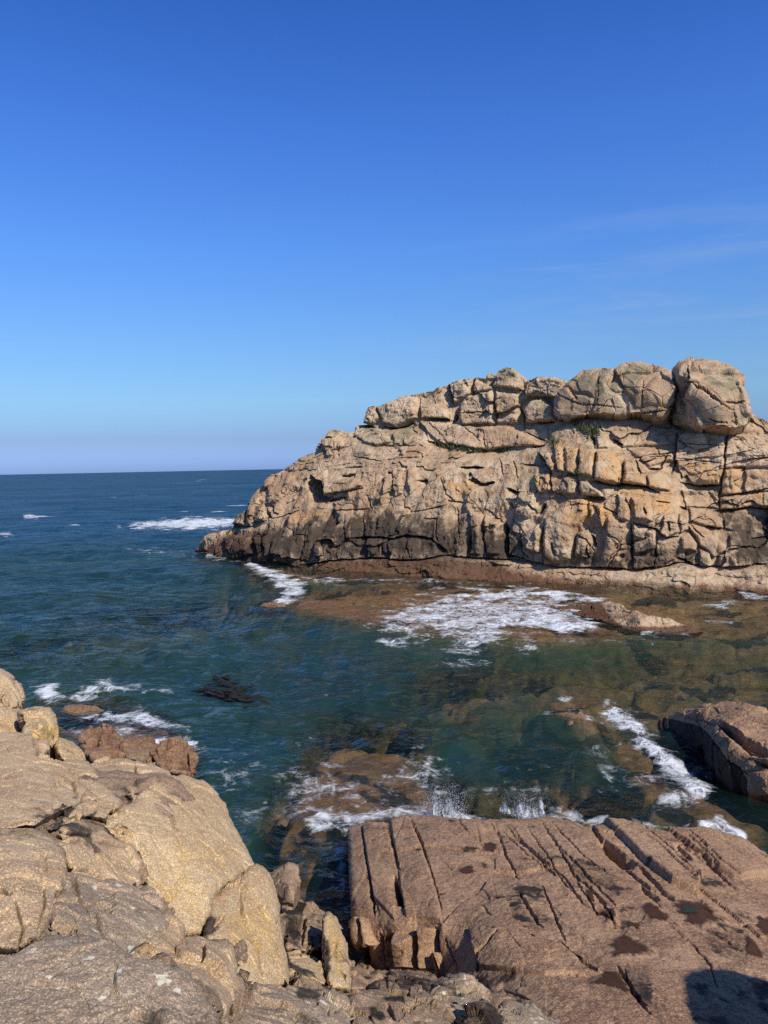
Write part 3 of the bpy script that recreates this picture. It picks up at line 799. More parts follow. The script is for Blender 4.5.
stone('dome_boulder', [(614, 369), (622, 363), (633, 361), (642, 360.7), (657, 364.6), (667, 368.6), (674, 375), (676.5, 388), (673, 400), (667, 411), (664, 417), (652, 417), (640, 417), (635, 408), (635, 401), (624, 389.5), (618, 378)],
      hp((640, 416, -6.5), (664, 416, -6.5), (650, 395, -6.5), (625, 380, -7.1), (672, 385, -6.9), (640, 364, -8.2), (660, 368, -8.0)), M_CLIFF,
      'rounded boulder on the island summit beside the dark cleft of the largest block', 'boulder', GB, roll=3, roll_m=.35, thick=7, amp=.14, nscale=.4, facet=.26, fscale=.3, fine=.006,
      cracks=[(A6((530, 150), (525, 300)), .8, .2), (A6((500, 325), (640, 310)), .9, .3)],
      marks=[(A6((400, 130), (430, 70), (520, 60), (600, 90), (520, 150), (520, 250), (440, 200)), 1, .85, 6), (A6((540, 170), (680, 150), (650, 320), (540, 320)), 0, .38, 8)], seed=5, **K)
stone('perched_boulder', [(673, 369), (680.5, 364), (692, 362.7), (715.7, 363.3), (731, 367.6), (743, 377.3), (747, 389), (750, 400.8), (751, 416), (748, 428), (735, 431), (719.6, 429), (706, 428), (692, 425), (678, 424), (667, 421), (667, 410), (674, 399), (677, 387), (675, 376)],
      hp((680, 420, -7.3), (700, 424, -5.2), (735, 428, -5.4), (748, 420, -6.3), (692, 395, -5.4), (689, 378, -6.0), (679, 392, -8.2), (674, 410, -8.4), (684, 408, -6.6), (720, 400, -5.0), (745, 392, -6.2), (700, 366, -7.8), (725, 368, -7.6)), M_CLIFF,
      'tall rounded block on the island summit, split by a diagonal crack', 'boulder', GB, roll=5, roll_m=.7, thick=7, amp=.15, nscale=.4, facet=.32, fscale=.3, fine=.006,
      cracks=[(A7((355, 150), (430, 200), (530, 265), (605, 307)), 1.0, .7), (A7((460, 352), (500, 365), (565, 372)), 1.0, .5), (A7((360, 100), (360, 160), (330, 240), (340, 330)), 1.5, .8), (A7((560, 262), (660, 262)), .9, .4), (A7((600, 150), (640, 175)), 1.2, .5), (A7((600, 310), (620, 380)), .8, .3)],
      marks=[(A7((430, 110), (560, 90), (640, 150), (660, 260), (560, 260), (450, 180)), 1, .72, 7), (A7((580, 320), (660, 300), (670, 390), (560, 390)), 1, .8, 5), (A7((360, 230), (580, 320), (480, 360), (370, 330)), 0, .3, 8)], seed=8, **K)

# grass on the ledges
def grass_mat():
    m, nt = new_mat('ledge_grass'); t = NT(nt)
    co = t.n('ShaderNodeTexCoord').outputs['Object']
    c = t.mix(t.noise(co, 3, 3), (.05, .075, .02), (.14, .13, .045))
    b = t.n('ShaderNodeBsdfPrincipled'); t.l(c, b.inputs['Base Color']); b.inputs['Roughness'].default_value = .8
    o = t.n('ShaderNodeOutputMaterial'); t.l(b.outputs[0], o.inputs[0]); return m
M_GRASS = grass_mat()
gp = [(A4((20, 480), (60, 500), (220, 525), (400, 515), (380, 505), (220, 510), (110, 495)), 900), (A6((160, 375), (230, 385), (290, 420), (270, 440), (200, 400)), 330), (A6((140, 630), (210, 630), (200, 645), (140, 645)), 120), (A6((50, 470), (90, 470), (80, 500)), 90), (A6((258, 405), (300, 400), (300, 440), (262, 450)), 120)]
GV, GF = [], []
fpx, fpy = ipx.reshape(NV, NU), ipy.reshape(NV, NU)
prx, pry = project(front.reshape(-1, 3))
for poly, n in gp:
    sdv = np.full(len(prx), -9.0, f32); ix = near(prx, pry, poly, 2)
    ix = ix[poly_sd(prx[ix], pry[ix], poly) > -.8]
    if not len(ix): continue
    for v in rng.choice(ix, n):
        p = front.reshape(-1, 3)[v] + np.r_[rng.normal(0, .06, 2), -.03] - np.r_[NRM, 0] * .02
        a = rng.uniform(0, 6.28); hgt = rng.uniform(.12, .38); wd = rng.uniform(.03, .07)
        dx = np.array([math.cos(a), math.sin(a), 0]); ln = np.r_[rng.normal(0, .12, 2), 0]
        b = len(GV)
        GV += [p - dx * wd, p + dx * wd, p + ln + [0, 0, hgt]]
        GF.append((b, b + 1, b + 2))
og = mesh_obj('grass', np.array(GV), np.array(GF), M_GRASS, smooth=False)
tag(og, 'thin green grass growing along the ledges of the island', 'grass', None, 'stuff')

#@@SHORE
# ================================================================== foreground slab on the right
L4 = lambda *p: S_(230, 780, p, .3516); L5 = lambda *p: S_(468, 690, p, .3906); L8 = lambda *p: S_(568, 824, p, .2604)
def zp(*pts): return [(x, y, Yz(x, y, z)) for x, y, z in pts]
pools = [
    ('wide reddish-brown tide pool in the middle of the flat slab', [(607, 939), (617, 936), (625, 933), (640, 940), (654, 946), (655, 952), (638, 955), (620, 957), (607, 952)]),
    ('small kite-shaped brown tide pool just left of the pool with green weed', [(638, 907), (649, 902), (660, 908), (669, 915), (664, 923), (651, 920)]),
    ('dark tide pool with a patch of green weed in it', [(670, 902), (680, 899.5), (701, 899.5), (714, 905), (722, 914), (729, 923), (723, 925), (708, 921), (703, 932), (694, 928), (683, 918)]),
    ('brown tide pool nearest the bottom edge, beside a crack end', [(591, 977), (607, 971), (623, 971), (630, 985), (633, 993), (615, 990), (593, 983)]),
    ('brown tide pool touching the right edge of the photo', [(753, 918), (766, 918), (778, 921), (778, 940), (766, 936), (757, 931)]),
    ('irregular brown tide pool above the large black shadow', [(743, 931), (752, 937), (759, 944), (766, 959), (756, 961), (743, 951), (748, 944)]),
    ('smallest upright brown tide pool beside the long cracks', [(586, 889), (594, 892), (595, 902), (588, 902)]),
    ('round brown tide pool between the upright one and the kite-shaped one', [(599, 910), (607, 907), (615, 907), (617, 918), (607, 920)]),
    ('narrow streak of brown tide pool below the kite-shaped one', [(624, 918), (634, 921), (643.5, 925.6), (641, 929.5), (632, 927), (625, 924)]),
    ('small oval brown tide pool on the left part of the slab', ell(467, 870, 9, 4)),
    ('small oval brown tide pool near the slab edge by the waves', ell(490, 848, 9, 5.5)),
]
pools = pools[:0] + pools
slab_cr = [
    (L5((110, 345), (150, 400), (190, 430)), 1.0, .1), (L5((150, 345), (200, 420), (250, 500), (300, 540)), 1.0, .1), (L5((165, 420), (240, 470), (290, 540), (330, 560)), 1.2, .1), (L5((215, 340), (300, 430), (360, 470)), .9, .08), (L5((270, 480), (330, 560), (400, 600)), 1.0, .09), (L5((430, 345), (520, 420), (590, 500)), .9, .08), (L5((560, 365), (640, 440), (700, 490)), 1.0, .09),
    (L5((20, 345), (40, 420)), .8, .05), (L5((300, 500), (350, 540), (380, 600)), 1.4, .12), (L5((400, 440), (470, 530), (500, 560)), 1.0, .1), (L5((560, 640), (620, 700), (640, 760)), 1.0, .09), (L5((260, 660), (200, 690), (140, 680)), .9, .07), (L5((400, 710), (420, 770), (470, 830)), 1.2, .12), (L5((600, 560), (660, 590), (740, 600)), .9, .07), (L5((30, 540), (60, 580)), .9, .06), (L5((130, 620), (170, 650)), 1, .07),
    (L4((510, 100), (545, 180), (580, 280), (600, 360)), 1.5, .16), (L4((445, 120), (470, 200), (485, 270)), 1.1, .10), (L4((470, 280), (490, 360)), 3.6, .42), (L4((375, 130), (385, 210), (410, 340), (430, 390)), 1.2, .10),
    (L4((385, 190), (450, 150)), .9, .04), (L4((450, 410), (600, 400), (690, 420), (750, 435)), 1.0, .05), (L4((460, 440), (478, 530)), 4.6, .55), (L4((580, 425), (590, 500), (600, 580)), 4.2, .65), (L4((535, 440), (545, 530)), 2.2, .40),
    (L4((610, 450), (650, 540)), 1.4, .1), (L4((768, 440), (720, 500), (710, 550)), 1.4, .12), (L4((400, 300), (415, 390)), 2, .15), (L4((430, 440), (440, 560)), 2.5, .3), (L4((385, 400), (395, 470)), 2, .3), (L4((640, 100), (680, 160)), 1.2, .07), (L4((740, 120), (768, 160)), 1.2, .08),
    (L5((70, 340), (100, 430), (130, 485)), 1.5, .12), (L5((100, 350), (190, 440), (230, 480)), 2.0, .13), (L5((190, 340), (230, 400), (270, 470), (340, 530)), 1.5, .11), (L5((315, 345), (345, 385)), 3.2, .2), (L5((340, 385), (400, 430), (430, 445)), 5.0, .42),
    (L5((430, 440), (460, 470), (500, 520), (530, 540)), 2.4, .2), (L5((440, 500), (490, 540)), 2.4, .2), (L5((380, 430), (430, 480), (480, 520)), 1.8, .12), (L5((500, 355), (600, 425), (685, 510)), 2.0, .16), (L5((560, 380), (620, 430), (650, 480)), 1.4, .09), (L5((530, 410), (570, 455)), 3.6, .14), (L5((640, 515), (690, 525)), 1.4, .08),
    (L5((130, 520), (190, 610)), 2, .12), (L5((190, 500), (250, 640)), 1.5, .1), (L5((0, 605), (80, 620), (240, 645), (290, 690), (360, 722)), 1.8, .16), (L5((380, 700), (440, 790), (460, 805)), 2.2, .12), (L5((80, 350), (160, 430), (260, 500)), 1.2, .07), (L5((230, 400), (330, 500), (380, 550)), 1.3, .08), (L5((280, 690), (330, 720)), 2.4, .14),
    (L5((620, 610), (680, 650)), 1.4, .07), (L5((80, 770), (160, 800)), 1.5, .08),
]
slab_bl = [(L5((345, 332), (420, 345), (520, 380), (600, 470), (590, 530), (520, 500), (440, 430)), .12, 4), (L5((500, 360), (620, 360), (768, 440), (768, 480), (680, 490)), .09, 4), (L4((375, 130), (440, 122), (480, 270), (470, 400), (410, 340)), .035, 2), (L4((455, 115), (510, 105), (590, 300), (600, 395), (500, 390)), .05, 2), (L5((0, 610), (80, 622), (240, 650), (350, 720), (200, 740), (40, 720)), .05, 3),
           (L4((470, 430), (530, 440), (540, 540), (490, 530)), .22, 6), (L4((540, 420), (580, 420), (590, 540), (550, 540)), .16, 5), (L4((360, 400), (400, 400), (420, 470), (370, 460)), .14, 5)]
slab_poly = [(346, 830), (350, 825.5), (357, 824), (385, 822), (397, 818), (409, 815), (427, 815), (468, 821), (491, 819), (550, 817), (577, 821), (585, 827), (597, 822), (609, 819), (632, 825), (663, 831), (690, 830), (710, 831), (741, 840), (768, 860), (830, 895), (900, 980), (900, 1100),
             (560, 1100), (545, 1030), (520, 1008), (490, 998), (483, 980), (448, 979), (434, 984), (410, 978), (392, 978), (371, 977), (369, 946), (358, 935), (354, 917), (351, 896), (349, 864)]
Ytop = lambda x, y, z: Yz(x, y, z)
slab_d = zp((346, 829, .5), (385, 822, .7), (427, 815, .75), (491, 819, .75), (550, 817, .75), (609, 819, .8), (663, 831, .75), (710, 831, .6), (768, 860, .4), (830, 895, .3), (400, 870, 1.1), (500, 870, 1.2), (600, 880, 1.3), (700, 880, 1.1), (355, 900, 1.05), (395, 925, 1.3), (440, 922, 1.5), (500, 940, 1.75), (580, 960, 1.9), (680, 950, 1.7), (768, 940, 1.35), (560, 1020, 2.2), (700, 1020, 2.1), (900, 1020, 1.7), (600, 1100, 2.6), (850, 1100, 2.3)) + \
         [(372, 975, Yz(372, 928, 1.2)), (400, 978, Yz(400, 930, 1.32)), (436, 982, Yz(436, 934, 1.5))]
slab_marks = [(pl, 3, .85, 2.5) for _, pl in pools if 0] + \
             [(L5((240, 430), (330, 440), (400, 480), (370, 540), (280, 490)), 2, .62, 9), (L5((480, 370), (640, 480), (700, 520), (560, 500)), 2, .5, 10), (L5((320, 500), (560, 620), (700, 600), (768, 700), (600, 700), (420, 640)), 3, .5, 14), (L5((590, 590), (720, 600), (700, 680), (600, 690)), 2, .58, 9),
              (L8((480, 560), (768, 620), (768, 768), (500, 768)), 2, .4, 9), (L5((380, 690), (480, 700), (470, 800), (400, 770)), 2, .6, 7), (L4((330, 130), (560, 100), (640, 130), (400, 190)), 3, .55, 9), (L4((520, 110), (600, 120), (600, 150), (540, 150)), 3, .6, 5),  # first mark paints the crag's cast shadow into the slab colour
              (L4((330, 400), (560, 420), (560, 560), (350, 560)), 1, .45, 8), (L5((0, 620), (300, 680), (330, 740), (30, 720)), 0, .30, 9), (L4((590, 120), (768, 260), (768, 420), (640, 330)), 0, .26, 14), (L5((340, 350), (520, 400), (600, 500)), 0, .35, 12), (L5((80, 500), (180, 480), (230, 620), (150, 620)), 2, .52, 8)]
slab, slab_surf = stone('rock_slab', slab_poly, slab_d, M_SLAB, 'broad flat brown rock slab with long parallel cracks and small tide pools, sloping into the sea', 'rock slab',
                        roll=6, roll_m=.22, thick=1.6, nr=330, na=1500, amp=.045, nscale=.8, facet=.034, fscale=.6, fcrack=.22, fine=.010, cracks=[(p_, w_ * .85, d_ * (.62 if d_ < .3 else 1)) for p_, w_, d_ in slab_cr], blocks=slab_bl, marks=slab_marks, ctr=(585, 930), jit=1.6, seed=12, stretch=(1.2, .55, 1), calm=[p for _, p in pools], ret_surf=True, mott=.85)


def pool_mat(name, col, rough):
    m, nt = new_mat(name); t = NT(nt)
    co = t.n('ShaderNodeTexCoord').outputs['Object']
    at = t.n('ShaderNodeAttribute', attribute_name='stain_shade')
    n = t.noise(co, 6, 5, .65)
    n2 = t.noise(co, 40, 3, .7)
    c = t.mix(t.ss(.35, .7, n), col, tuple(x * .5 for x in col))
    c = t.mix(t.math('MULTIPLY', t.ss(.5, .75, n2), .4), c, (.11, .055, .025))
    b = t.n('ShaderNodeBsdfPrincipled'); t.l(c, b.inputs['Base Color']); b.inputs['Roughness'].default_value = rough; b.inputs['Specular IOR Level'].default_value = .2
    bp = t.n('ShaderNodeBump'); bp.inputs['Strength'].default_value = .25; bp.inputs['Distance'].default_value = .02
    t.l(n2, bp.inputs['Height']); t.l(bp.outputs[0], b.inputs['Normal'])
    # the film of water thins out at its edge
    ed = t.sep(at.outputs['Color'])[0]
    a = t.ss(.30, .75, t.math('ADD', t.math('MULTIPLY', ed, 1.6), t.math('ADD', t.math('MULTIPLY', t.math('SUBTRACT', n, .5), 1.6), t.math('MULTIPLY', t.math('SUBTRACT', n2, .5), .9))))
    tr = t.n('ShaderNodeBsdfTransparent'); mx = t.n('ShaderNodeMixShader')
    t.l(t.math('MULTIPLY', a, .92), mx.inputs[0]); t.l(tr.outputs[0], mx.inputs[1]); t.l(b.outputs[0], mx.inputs[2])
    o = t.n('ShaderNodeOutputMaterial'); t.l(mx.outputs[0], o.inputs[0]); return m
M_POOL = pool_mat('tide_pool_water', (.075, .030, .010), .4)
M_WEED = pool_mat('pool_weed', (.008, .035, .022), .3)


def patch(name, poly, mat, lift, label=None, cat=None, group=None, parent=None, jit=1.2, seed=1):
    pa = np.array(poly + [poly[0]], float)
    L = np.r_[0, np.cumsum(np.hypot(*np.diff(pa, axis=0).T))]; na, nr = 120, 24
    tt = np.linspace(0, L[-1], na, endpoint=False)
    bx = np.interp(tt, L, pa[:, 0]); by = np.interp(tt, L, pa[:, 1])
    ker = np.ones(9) / 9
    bx = np.convolve(np.r_[bx[-4:], bx, bx[:4]], ker, 'valid'); by = np.convolve(np.r_[by[-4:], by, by[:4]], ker, 'valid')
    c = (bx.mean(), by.mean())
    g = 1 + jit * .22 * fbm(np.c_[bx * .16, by * .16, bx * 0 + seed], 4, seed, .6)
    bx = c[0] + (bx - c[0]) * g * 1.18; by = c[1] + (by - c[1]) * g * 1.18
    t = np.linspace(.01, 1, nr)
    PX = (c[0] + t[:, None] * (bx - c[0])).ravel(); PY = (c[1] + t[:, None] * (by - c[1])).ravel()
    S, N = slab_surf(PX, PY)
    ed = np.repeat(t, na)
    V = S + N * (lift * np.where(ed > .93, -1.2, 1.0))[:, None]
    V = np.concatenate([V, V[:na].mean(0)[None]])
    F = grid_faces(na, nr, True)
    a = np.arange(na); b = (a + 1) % na
    o = mesh_tri_quad(name, V, F, np.stack([b, a, np.full(na, nr * na)], -1), mat, parent, np.repeat(np.r_[1 - ed, 1.0][:, None], 4, 1).astype(f32))
    tag(o, label, cat, group)
    return o
for k, (lb, pl) in enumerate(pools):
    o = patch('tide_pool', pl, M_POOL, .012, lb, 'tide pool', 'tide pools on the flat slab', seed=k + 3)
    if 'green' in lb and 'left of' not in lb:
        patch('seaweed', ell(689, 911, 11, 5, rot=.1), M_WEED, .018, None, None, None, o, seed=40)

# ================================================================== the rock at the right edge
ra_d = [(656, 729, Yz(656, 729, -.05)), (668, 738, Yz(668, 740, -.1)), (700, 752, Yz(700, 753, -.1)), (718, 778, Yz(718, 780, -.1)), (744, 796, Yz(744, 798, -.1)), (664, 717, Yz(656, 729, -.05)), (698, 729, Yz(700, 753, -.1)), (718, 749, Yz(718, 780, -.1)), (746, 776, Yz(744, 798, -.1)),
        (702, 704, Yz(702, 704, .95)), (726, 702, Yz(726, 702, 1.05)), (768, 715, Yz(768, 715, 1.1)), (730, 735, Yz(730, 735, .95)), (768, 760, Yz(768, 760, .85)), (830, 760, Yz(830, 760, .9)), (790, 797, Yz(790, 797, .3))]
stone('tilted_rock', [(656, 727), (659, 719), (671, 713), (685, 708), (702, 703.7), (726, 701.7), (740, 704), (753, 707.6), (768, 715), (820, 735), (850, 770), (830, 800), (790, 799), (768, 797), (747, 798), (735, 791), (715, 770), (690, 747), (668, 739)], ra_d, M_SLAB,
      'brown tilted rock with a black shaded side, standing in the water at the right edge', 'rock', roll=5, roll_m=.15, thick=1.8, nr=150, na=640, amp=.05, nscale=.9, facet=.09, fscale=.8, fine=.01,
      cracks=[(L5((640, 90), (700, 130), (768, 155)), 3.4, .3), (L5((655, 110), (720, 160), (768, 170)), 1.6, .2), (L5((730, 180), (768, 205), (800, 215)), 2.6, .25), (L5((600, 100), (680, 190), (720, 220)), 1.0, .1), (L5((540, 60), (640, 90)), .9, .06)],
      blocks=[([(717, 724), (724, 722), (742, 734), (746, 741), (768, 750), (768, 757), (745, 749), (733, 742), (724, 733)], -.32, 2), ([(753, 759), (760, 760), (790, 770), (790, 776), (765, 771)], -.25, 2)], marks=[(L5((480, 80), (500, 66), (590, 92), (640, 146), (712, 222), (716, 295), (640, 260), (560, 190), (470, 110)), 2, 1.6, 1.5), (L5((520, 60), (660, 30), (768, 70), (640, 90)), 3, .25, 8), (L5((650, 210), (800, 230), (800, 290), (700, 285)), 0, .5, 6)], seed=21, ctr=(735, 745))  # black mark: shade of the wet left face, painted into the colour
stone('reef_rock', [(545, 607), (572, 604), (597, 604), (610, 602.5), (620, 604), (630, 610.5), (648, 615), (668, 617.5), (680, 624), (704, 632), (684, 635), (655, 635), (628, 631), (604, 622), (575, 615)],
      zp((548, 608, .02), (575, 605, .12), (600, 605, .30), (612, 603.5, .42), (626, 611, .42), (668, 619, .32), (700, 632, -.06), (668, 635, -.1), (640, 633, -.05), (620, 628, .0), (600, 620, .02), (575, 614, -.05), (640, 622, .34)), M_CLIFF,
      'long low tan ridge of rock awash in white foam before the island', 'rock', roll=3, roll_m=.2, thick=1.2, nr=90, na=560, amp=.07, nscale=1.0, facet=.12, fscale=.6, fine=.02, marks=[(ell(660, 631, 60, 6), 3, 1.0, 3), ([(540, 600), (600, 600), (612, 616), (640, 634), (560, 620)], 3, 1.0, 5)], seed=23, jit=1, ctr=(625, 617),
      cracks=[(A8((30, 700), (70, 740)), 1, .2)])
stone('reef_rock', [(255, 607), (262, 604), (271, 602), (281, 603), (286, 607), (280, 611), (264, 612)], zp((271, 603, .3), (256, 608, 0), (285, 608, .1), (270, 611, -.08)), M_REDROCK, 'small orange-brown rock just breaking the surface off the left end of the island shelf', 'rock', roll=4, roll_m=.4, nr=30, na=160, amp=.06, facet=.08, fscale=1, seed=25)
stone('reef_rock', [(58, 712), (66, 706), (80, 702.5), (97, 706), (106, 711), (96, 716), (72, 717)], zp((80, 704, .10), (62, 711, 0), (104, 711, .0), (80, 715, -.05)), M_REDROCK, 'flat red-brown rock washed by foam beyond the pale boulders on the left', 'rock', roll=4, roll_m=.25, nr=36, na=200, amp=.04, facet=.05, fscale=1, seed=26)
stone('reef_rock', [(541, 722), (548, 715), (560, 711), (575, 712), (592, 720), (596, 734), (580, 741), (556, 738)], zp((560, 714, .02), (545, 722, -.06), (592, 722, -.04), (575, 738, -.28), (570, 725, .05)), M_REDROCK, 'rounded brown rock just under the surface left of the white wash by the tilted rock', 'rock', roll=6, roll_m=.2, nr=40, na=220, amp=.05, facet=.05, fscale=1, seed=27)

# ================================================================== the pale outcrop on the left
GO = 'blocks of the pale granite outcrop'
GW = 'wet brown rocks at the waterline'
BEDP = []
def B(name, poly, d, label, mat=M_BOULD, group=GO, **kw):
    BEDP.extend((x, y, Y + .13) for x, y, Y in d)
    cx_ = sum(p[0] for p in poly) / len(poly); cy_ = sum(p[1] for p in poly) / len(poly)
    poly = [(x + .7 * (x - cx_) / math.hypot(x - cx_, y - cy_), y + .7 * (y - cy_) / math.hypot(x - cx_, y - cy_)) for x, y in poly]
    kw = {**dict(roll=5, roll_m=.06, mott=.75, thick=1.0, nr=110, na=520, amp=.020, nscale=1.5, facet=.034, fscale=1.7, fine=.004, jit=1.3), **kw}
    return stone(name, poly, d, mat, label, kw.pop('cat', 'boulder'), group, **kw)

LC = lambda *p: S_(0, 650, p, .3906); LA = lambda *p: S_(0, 655, p, .1693); LB = lambda *p: S_(0, 770, p, .1693); LD = lambda *p: S_(100, 740, p, .2083); LE = lambda *p: S_(120, 864, p, .2083); LF = lambda *p: S_(250, 850, p, .2266)
B('standing_boulder', [(-40, 676), (-15, 669), (0, 668), (8.5, 670.6), (16, 677), (20.3, 687), (22, 699), (21, 708), (15, 713), (8, 712), (-10, 714), (-40, 716)], [(0, 672, 7.2), (20, 690, 7.2), (5, 710, 6.9), (-30, 700, 6.9)],
  'upright rounded pale boulder at the left edge, highest of the pale outcrop', seed=31, roll=7, roll_m=.22, bulge=.08, cracks=[(LA((35, 230), (30, 280), (15, 320)), 2.2, .18), (LA((40, 250), (65, 300)), 1.6, .1)])
B('boulder', [(-40, 714), (-10, 711), (5, 708), (14, 709), (20, 714), (21.5, 724), (20, 734), (0, 737), (-40, 738)], [(0, 712, 6.8), (18, 720, 6.8), (0, 734, 6.5), (-30, 725, 6.5)], 'small grey-pink block below the upright boulder at the left edge', seed=32, roll=6, roll_m=.18, bulge=.05)
B('boulder', [(21, 713), (34, 709.5), (48, 709), (55, 717), (57.5, 729.5), (60, 745), (52, 749), (46, 742), (32, 742), (28, 737), (20, 734)], [(35, 711, 6.6), (52, 716, 6.6), (56, 740, 6.5), (40, 727, 6.15), (32, 739, 6.1), (22, 720, 6.4)], 'squarish boulder with a bright orange front beside the upright boulder', mat=M_GOLD, seed=33, roll=5, roll_m=.15,
  marks=[(LA((180, 450), (210, 410), (300, 400), (340, 430), (350, 540), (280, 540), (260, 500), (190, 500)), 0, .9, 4)])
B('boulder', [(32, 743), (46, 740.5), (48, 750), (43, 755), (34, 752)], [(36, 742, 6.1), (46, 743, 6.1), (40, 752, 5.95)], 'fist-sized pale stone under the orange-fronted boulder', seed=34, roll=4, roll_m=.1, nr=40, na=200, facet=.015, amp=.015, thick=.4)
B('boulder', [(58, 738), (71, 742.5), (83, 752), (86, 763), (74, 765), (60, 759), (56, 748)], [(60, 740, 6.5), (82, 754, 6.5), (74, 763, 6.2), (58, 752, 6.15)], 'smooth yellowish wedge of rock sloping down to the wet brown rocks', mat=M_GOLD, seed=35, roll=6, roll_m=.2, facet=.015, marks=[(LA((360, 490), (500, 580), (490, 640), (400, 600)), 0, .62, 5)])
B('waterline_rock', [(83, 741), (90, 733), (100, 728), (110, 729), (119, 734), (127, 742), (129, 758), (108, 759), (95, 760), (85, 753)], [(90, 735, 12.5), (110, 731, 12.7), (126, 748, 12.3), (100, 757, 11.7)], 'reddish-brown wet rock, leftmost of the three at the waterline', M_REDROCK, GW, seed=36, roll=4, roll_m=.35, thick=2, facet=.12, fscale=1.2, amp=.08, nscale=1, cat='rock',
  cracks=[(LA((600, 440), (590, 500), (550, 560)), 1.4, .2)])
B('waterline_rock', [(123, 742), (136, 739), (149, 742), (155, 751), (150, 763), (135, 762), (123, 758)], [(130, 742, 12.4), (150, 745, 12.4), (140, 760, 11.8)], 'brown wet rock with a pale side, middle one of the three at the waterline', M_REDROCK, GW, seed=37, roll=4, roll_m=.3, thick=2, facet=.1, fscale=1.2, amp=.08, nscale=1, cat='rock', marks=[(LC((320, 250), (390, 260), (380, 290), (320, 280)), 1, .8, 4)])
B('waterline_rock', [(151, 748), (158, 744), (170, 741), (184, 744), (195, 748), (199, 760), (192, 777), (176, 774), (160, 768), (152, 760)], [(165, 744, 12.2), (192, 749, 12.2), (185, 772, 11.4), (156, 762, 11.6)], 'squat orange-brown wet rock, nearest the open water of the three', M_REDROCK, GW, seed=38, roll=4, roll_m=.35, thick=2, facet=.12, fscale=1.2, amp=.08, nscale=1, cat='rock',
  cracks=[(LD((300, 120), (450, 130)), 1.4, .25), (LD((420, 40), (430, 120)), 1, .12)], marks=[(LD((250, 20), (440, 20), (440, 110), (260, 100)), 0, .4, 5)])
B('rock_block', [(-50, 733), (0, 733), (31, 733), (36, 745), (42, 756), (60, 763), (73, 775), (86, 788), (79, 802), (58, 812), (37, 823), (0, 828), (-50, 830)], [(0, 736, 5.9), (30, 736, 5.9), (60, 766, 5.4), (82, 788, 5.05), (40, 815, 4.12), (0, 824, 3.95), (-40, 780, 4.75)],
  'large smooth pinkish slab at the left edge, below the upright boulder', seed=39, roll=6, roll_m=.05, nr=140, na=640, facet=.016, marks=[(LC((95, 440), (200, 385), (215, 350), (150, 400)), 2, .45, 3)], cracks=[(LB((360, 10), (430, 70), (460, 150)), 1.3, .06), (LC((80, 215), (100, 270), (150, 290)), 1.2, .05), (LC((0, 330), (60, 300)), .9, .02)])
B('rock_block', [(58, 764), (66, 761), (88, 763), (97, 780), (108, 790), (119, 800), (119, 807), (104, 820), (86, 816), (70, 824), (48, 829), (62, 812), (80, 802), (84, 790), (72, 775)], [(64, 764, 5.65), (88, 766, 5.75), (118, 802, 4.95), (90, 800, 4.85), (60, 824, 4.18), (100, 818, 4.62)], 'narrow ridge of rock with black lichen hollows between the smooth slab and the golden boulder', seed=40, roll=6, roll_m=.1, ctr=(93, 795), nr=120, na=560,
  marks=[(LB((190, 320), (450, 190), (470, 200), (400, 270), (420, 320), (290, 350)), 2, .75, 3), (LB((480, 280), (590, 220), (560, 280), (500, 320)), 2, .85, 3)])
B('rock_block', [(86, 765), (93, 760), (104, 757), (127, 757), (150, 762), (167, 772), (172, 784), (158, 796), (136, 806), (124, 806), (117, 796), (104, 786), (96, 780)], [(100, 759, 6.3), (127, 758, 6.35), (165, 772, 6.3), (158, 792, 5.6), (125, 802, 5.3), (98, 778, 5.7)], 'pale sunlit block behind the golden boulder, in front of the wet brown rocks', seed=41, roll=6, roll_m=.08,
  marks=[(LD((60, 230), (100, 260), (160, 280), (150, 330), (90, 320)), 2, .95, 3), (LD((180, 110), (310, 140), (300, 170), (180, 170)), 0, .35, 6)], cracks=[(LD((170, 110), (175, 180)), 1.5, .05), (LD((100, 300), (140, 330)), 4, .08)])
B('boulder', [(101, 826), (114, 812), (133, 801), (158, 779), (172, 775), (187, 777), (202, 784), (213, 792), (223, 804), (233, 825), (244, 844), (254, 865), (233, 880), (219, 887), (212, 897), (209, 914), (201, 934), (178, 937), (163, 918), (145, 893), (142, 868), (136, 852), (124, 840)],
  [(114, 815, 4.8), (160, 780, 5.75), (187, 779, 6.15), (212, 793, 6.15), (233, 825, 5.85), (252, 864, 5.4), (160, 805, 5.25), (185, 815, 5.3), (135, 842, 4.62), (210, 850, 5.1), (215, 885, 4.75), (146, 890, 4.4), (165, 870, 4.65), (200, 930, 4.35), (175, 933, 4.25)],
  'largest boulder of the pale outcrop, golden and rounded, overhanging the water', mat=M_GOLD, roll=8, roll_m=.10, nr=170, na=760, facet=.02, fscale=1.3, seed=42, ctr=(180, 852), thick=1.3,
  marks=[(LD((300, 450), (520, 400), (700, 560), (560, 690), (500, 768), (260, 768), (230, 600)), 0, .58, 30), (LE((130, 60), (420, 60), (400, 280), (230, 250)), 0, .66, 18), (LE((110, 60), (150, 80), (200, 230), (170, 220), (130, 130)), 1, .95, 3), (LD((20, 380), (320, 320), (340, 420), (150, 450)), 1, .25, 10)],
  cracks=[(LD((350, 370), (380, 440)), 1.4, .03), (LD((20, 440), (100, 460), (180, 520), (215, 620)), 2.2, .06), (LD((480, 400), (500, 480)), 1.2, .02), (LD((20, 430), (25, 370), (90, 350)), 1.4, .04)])
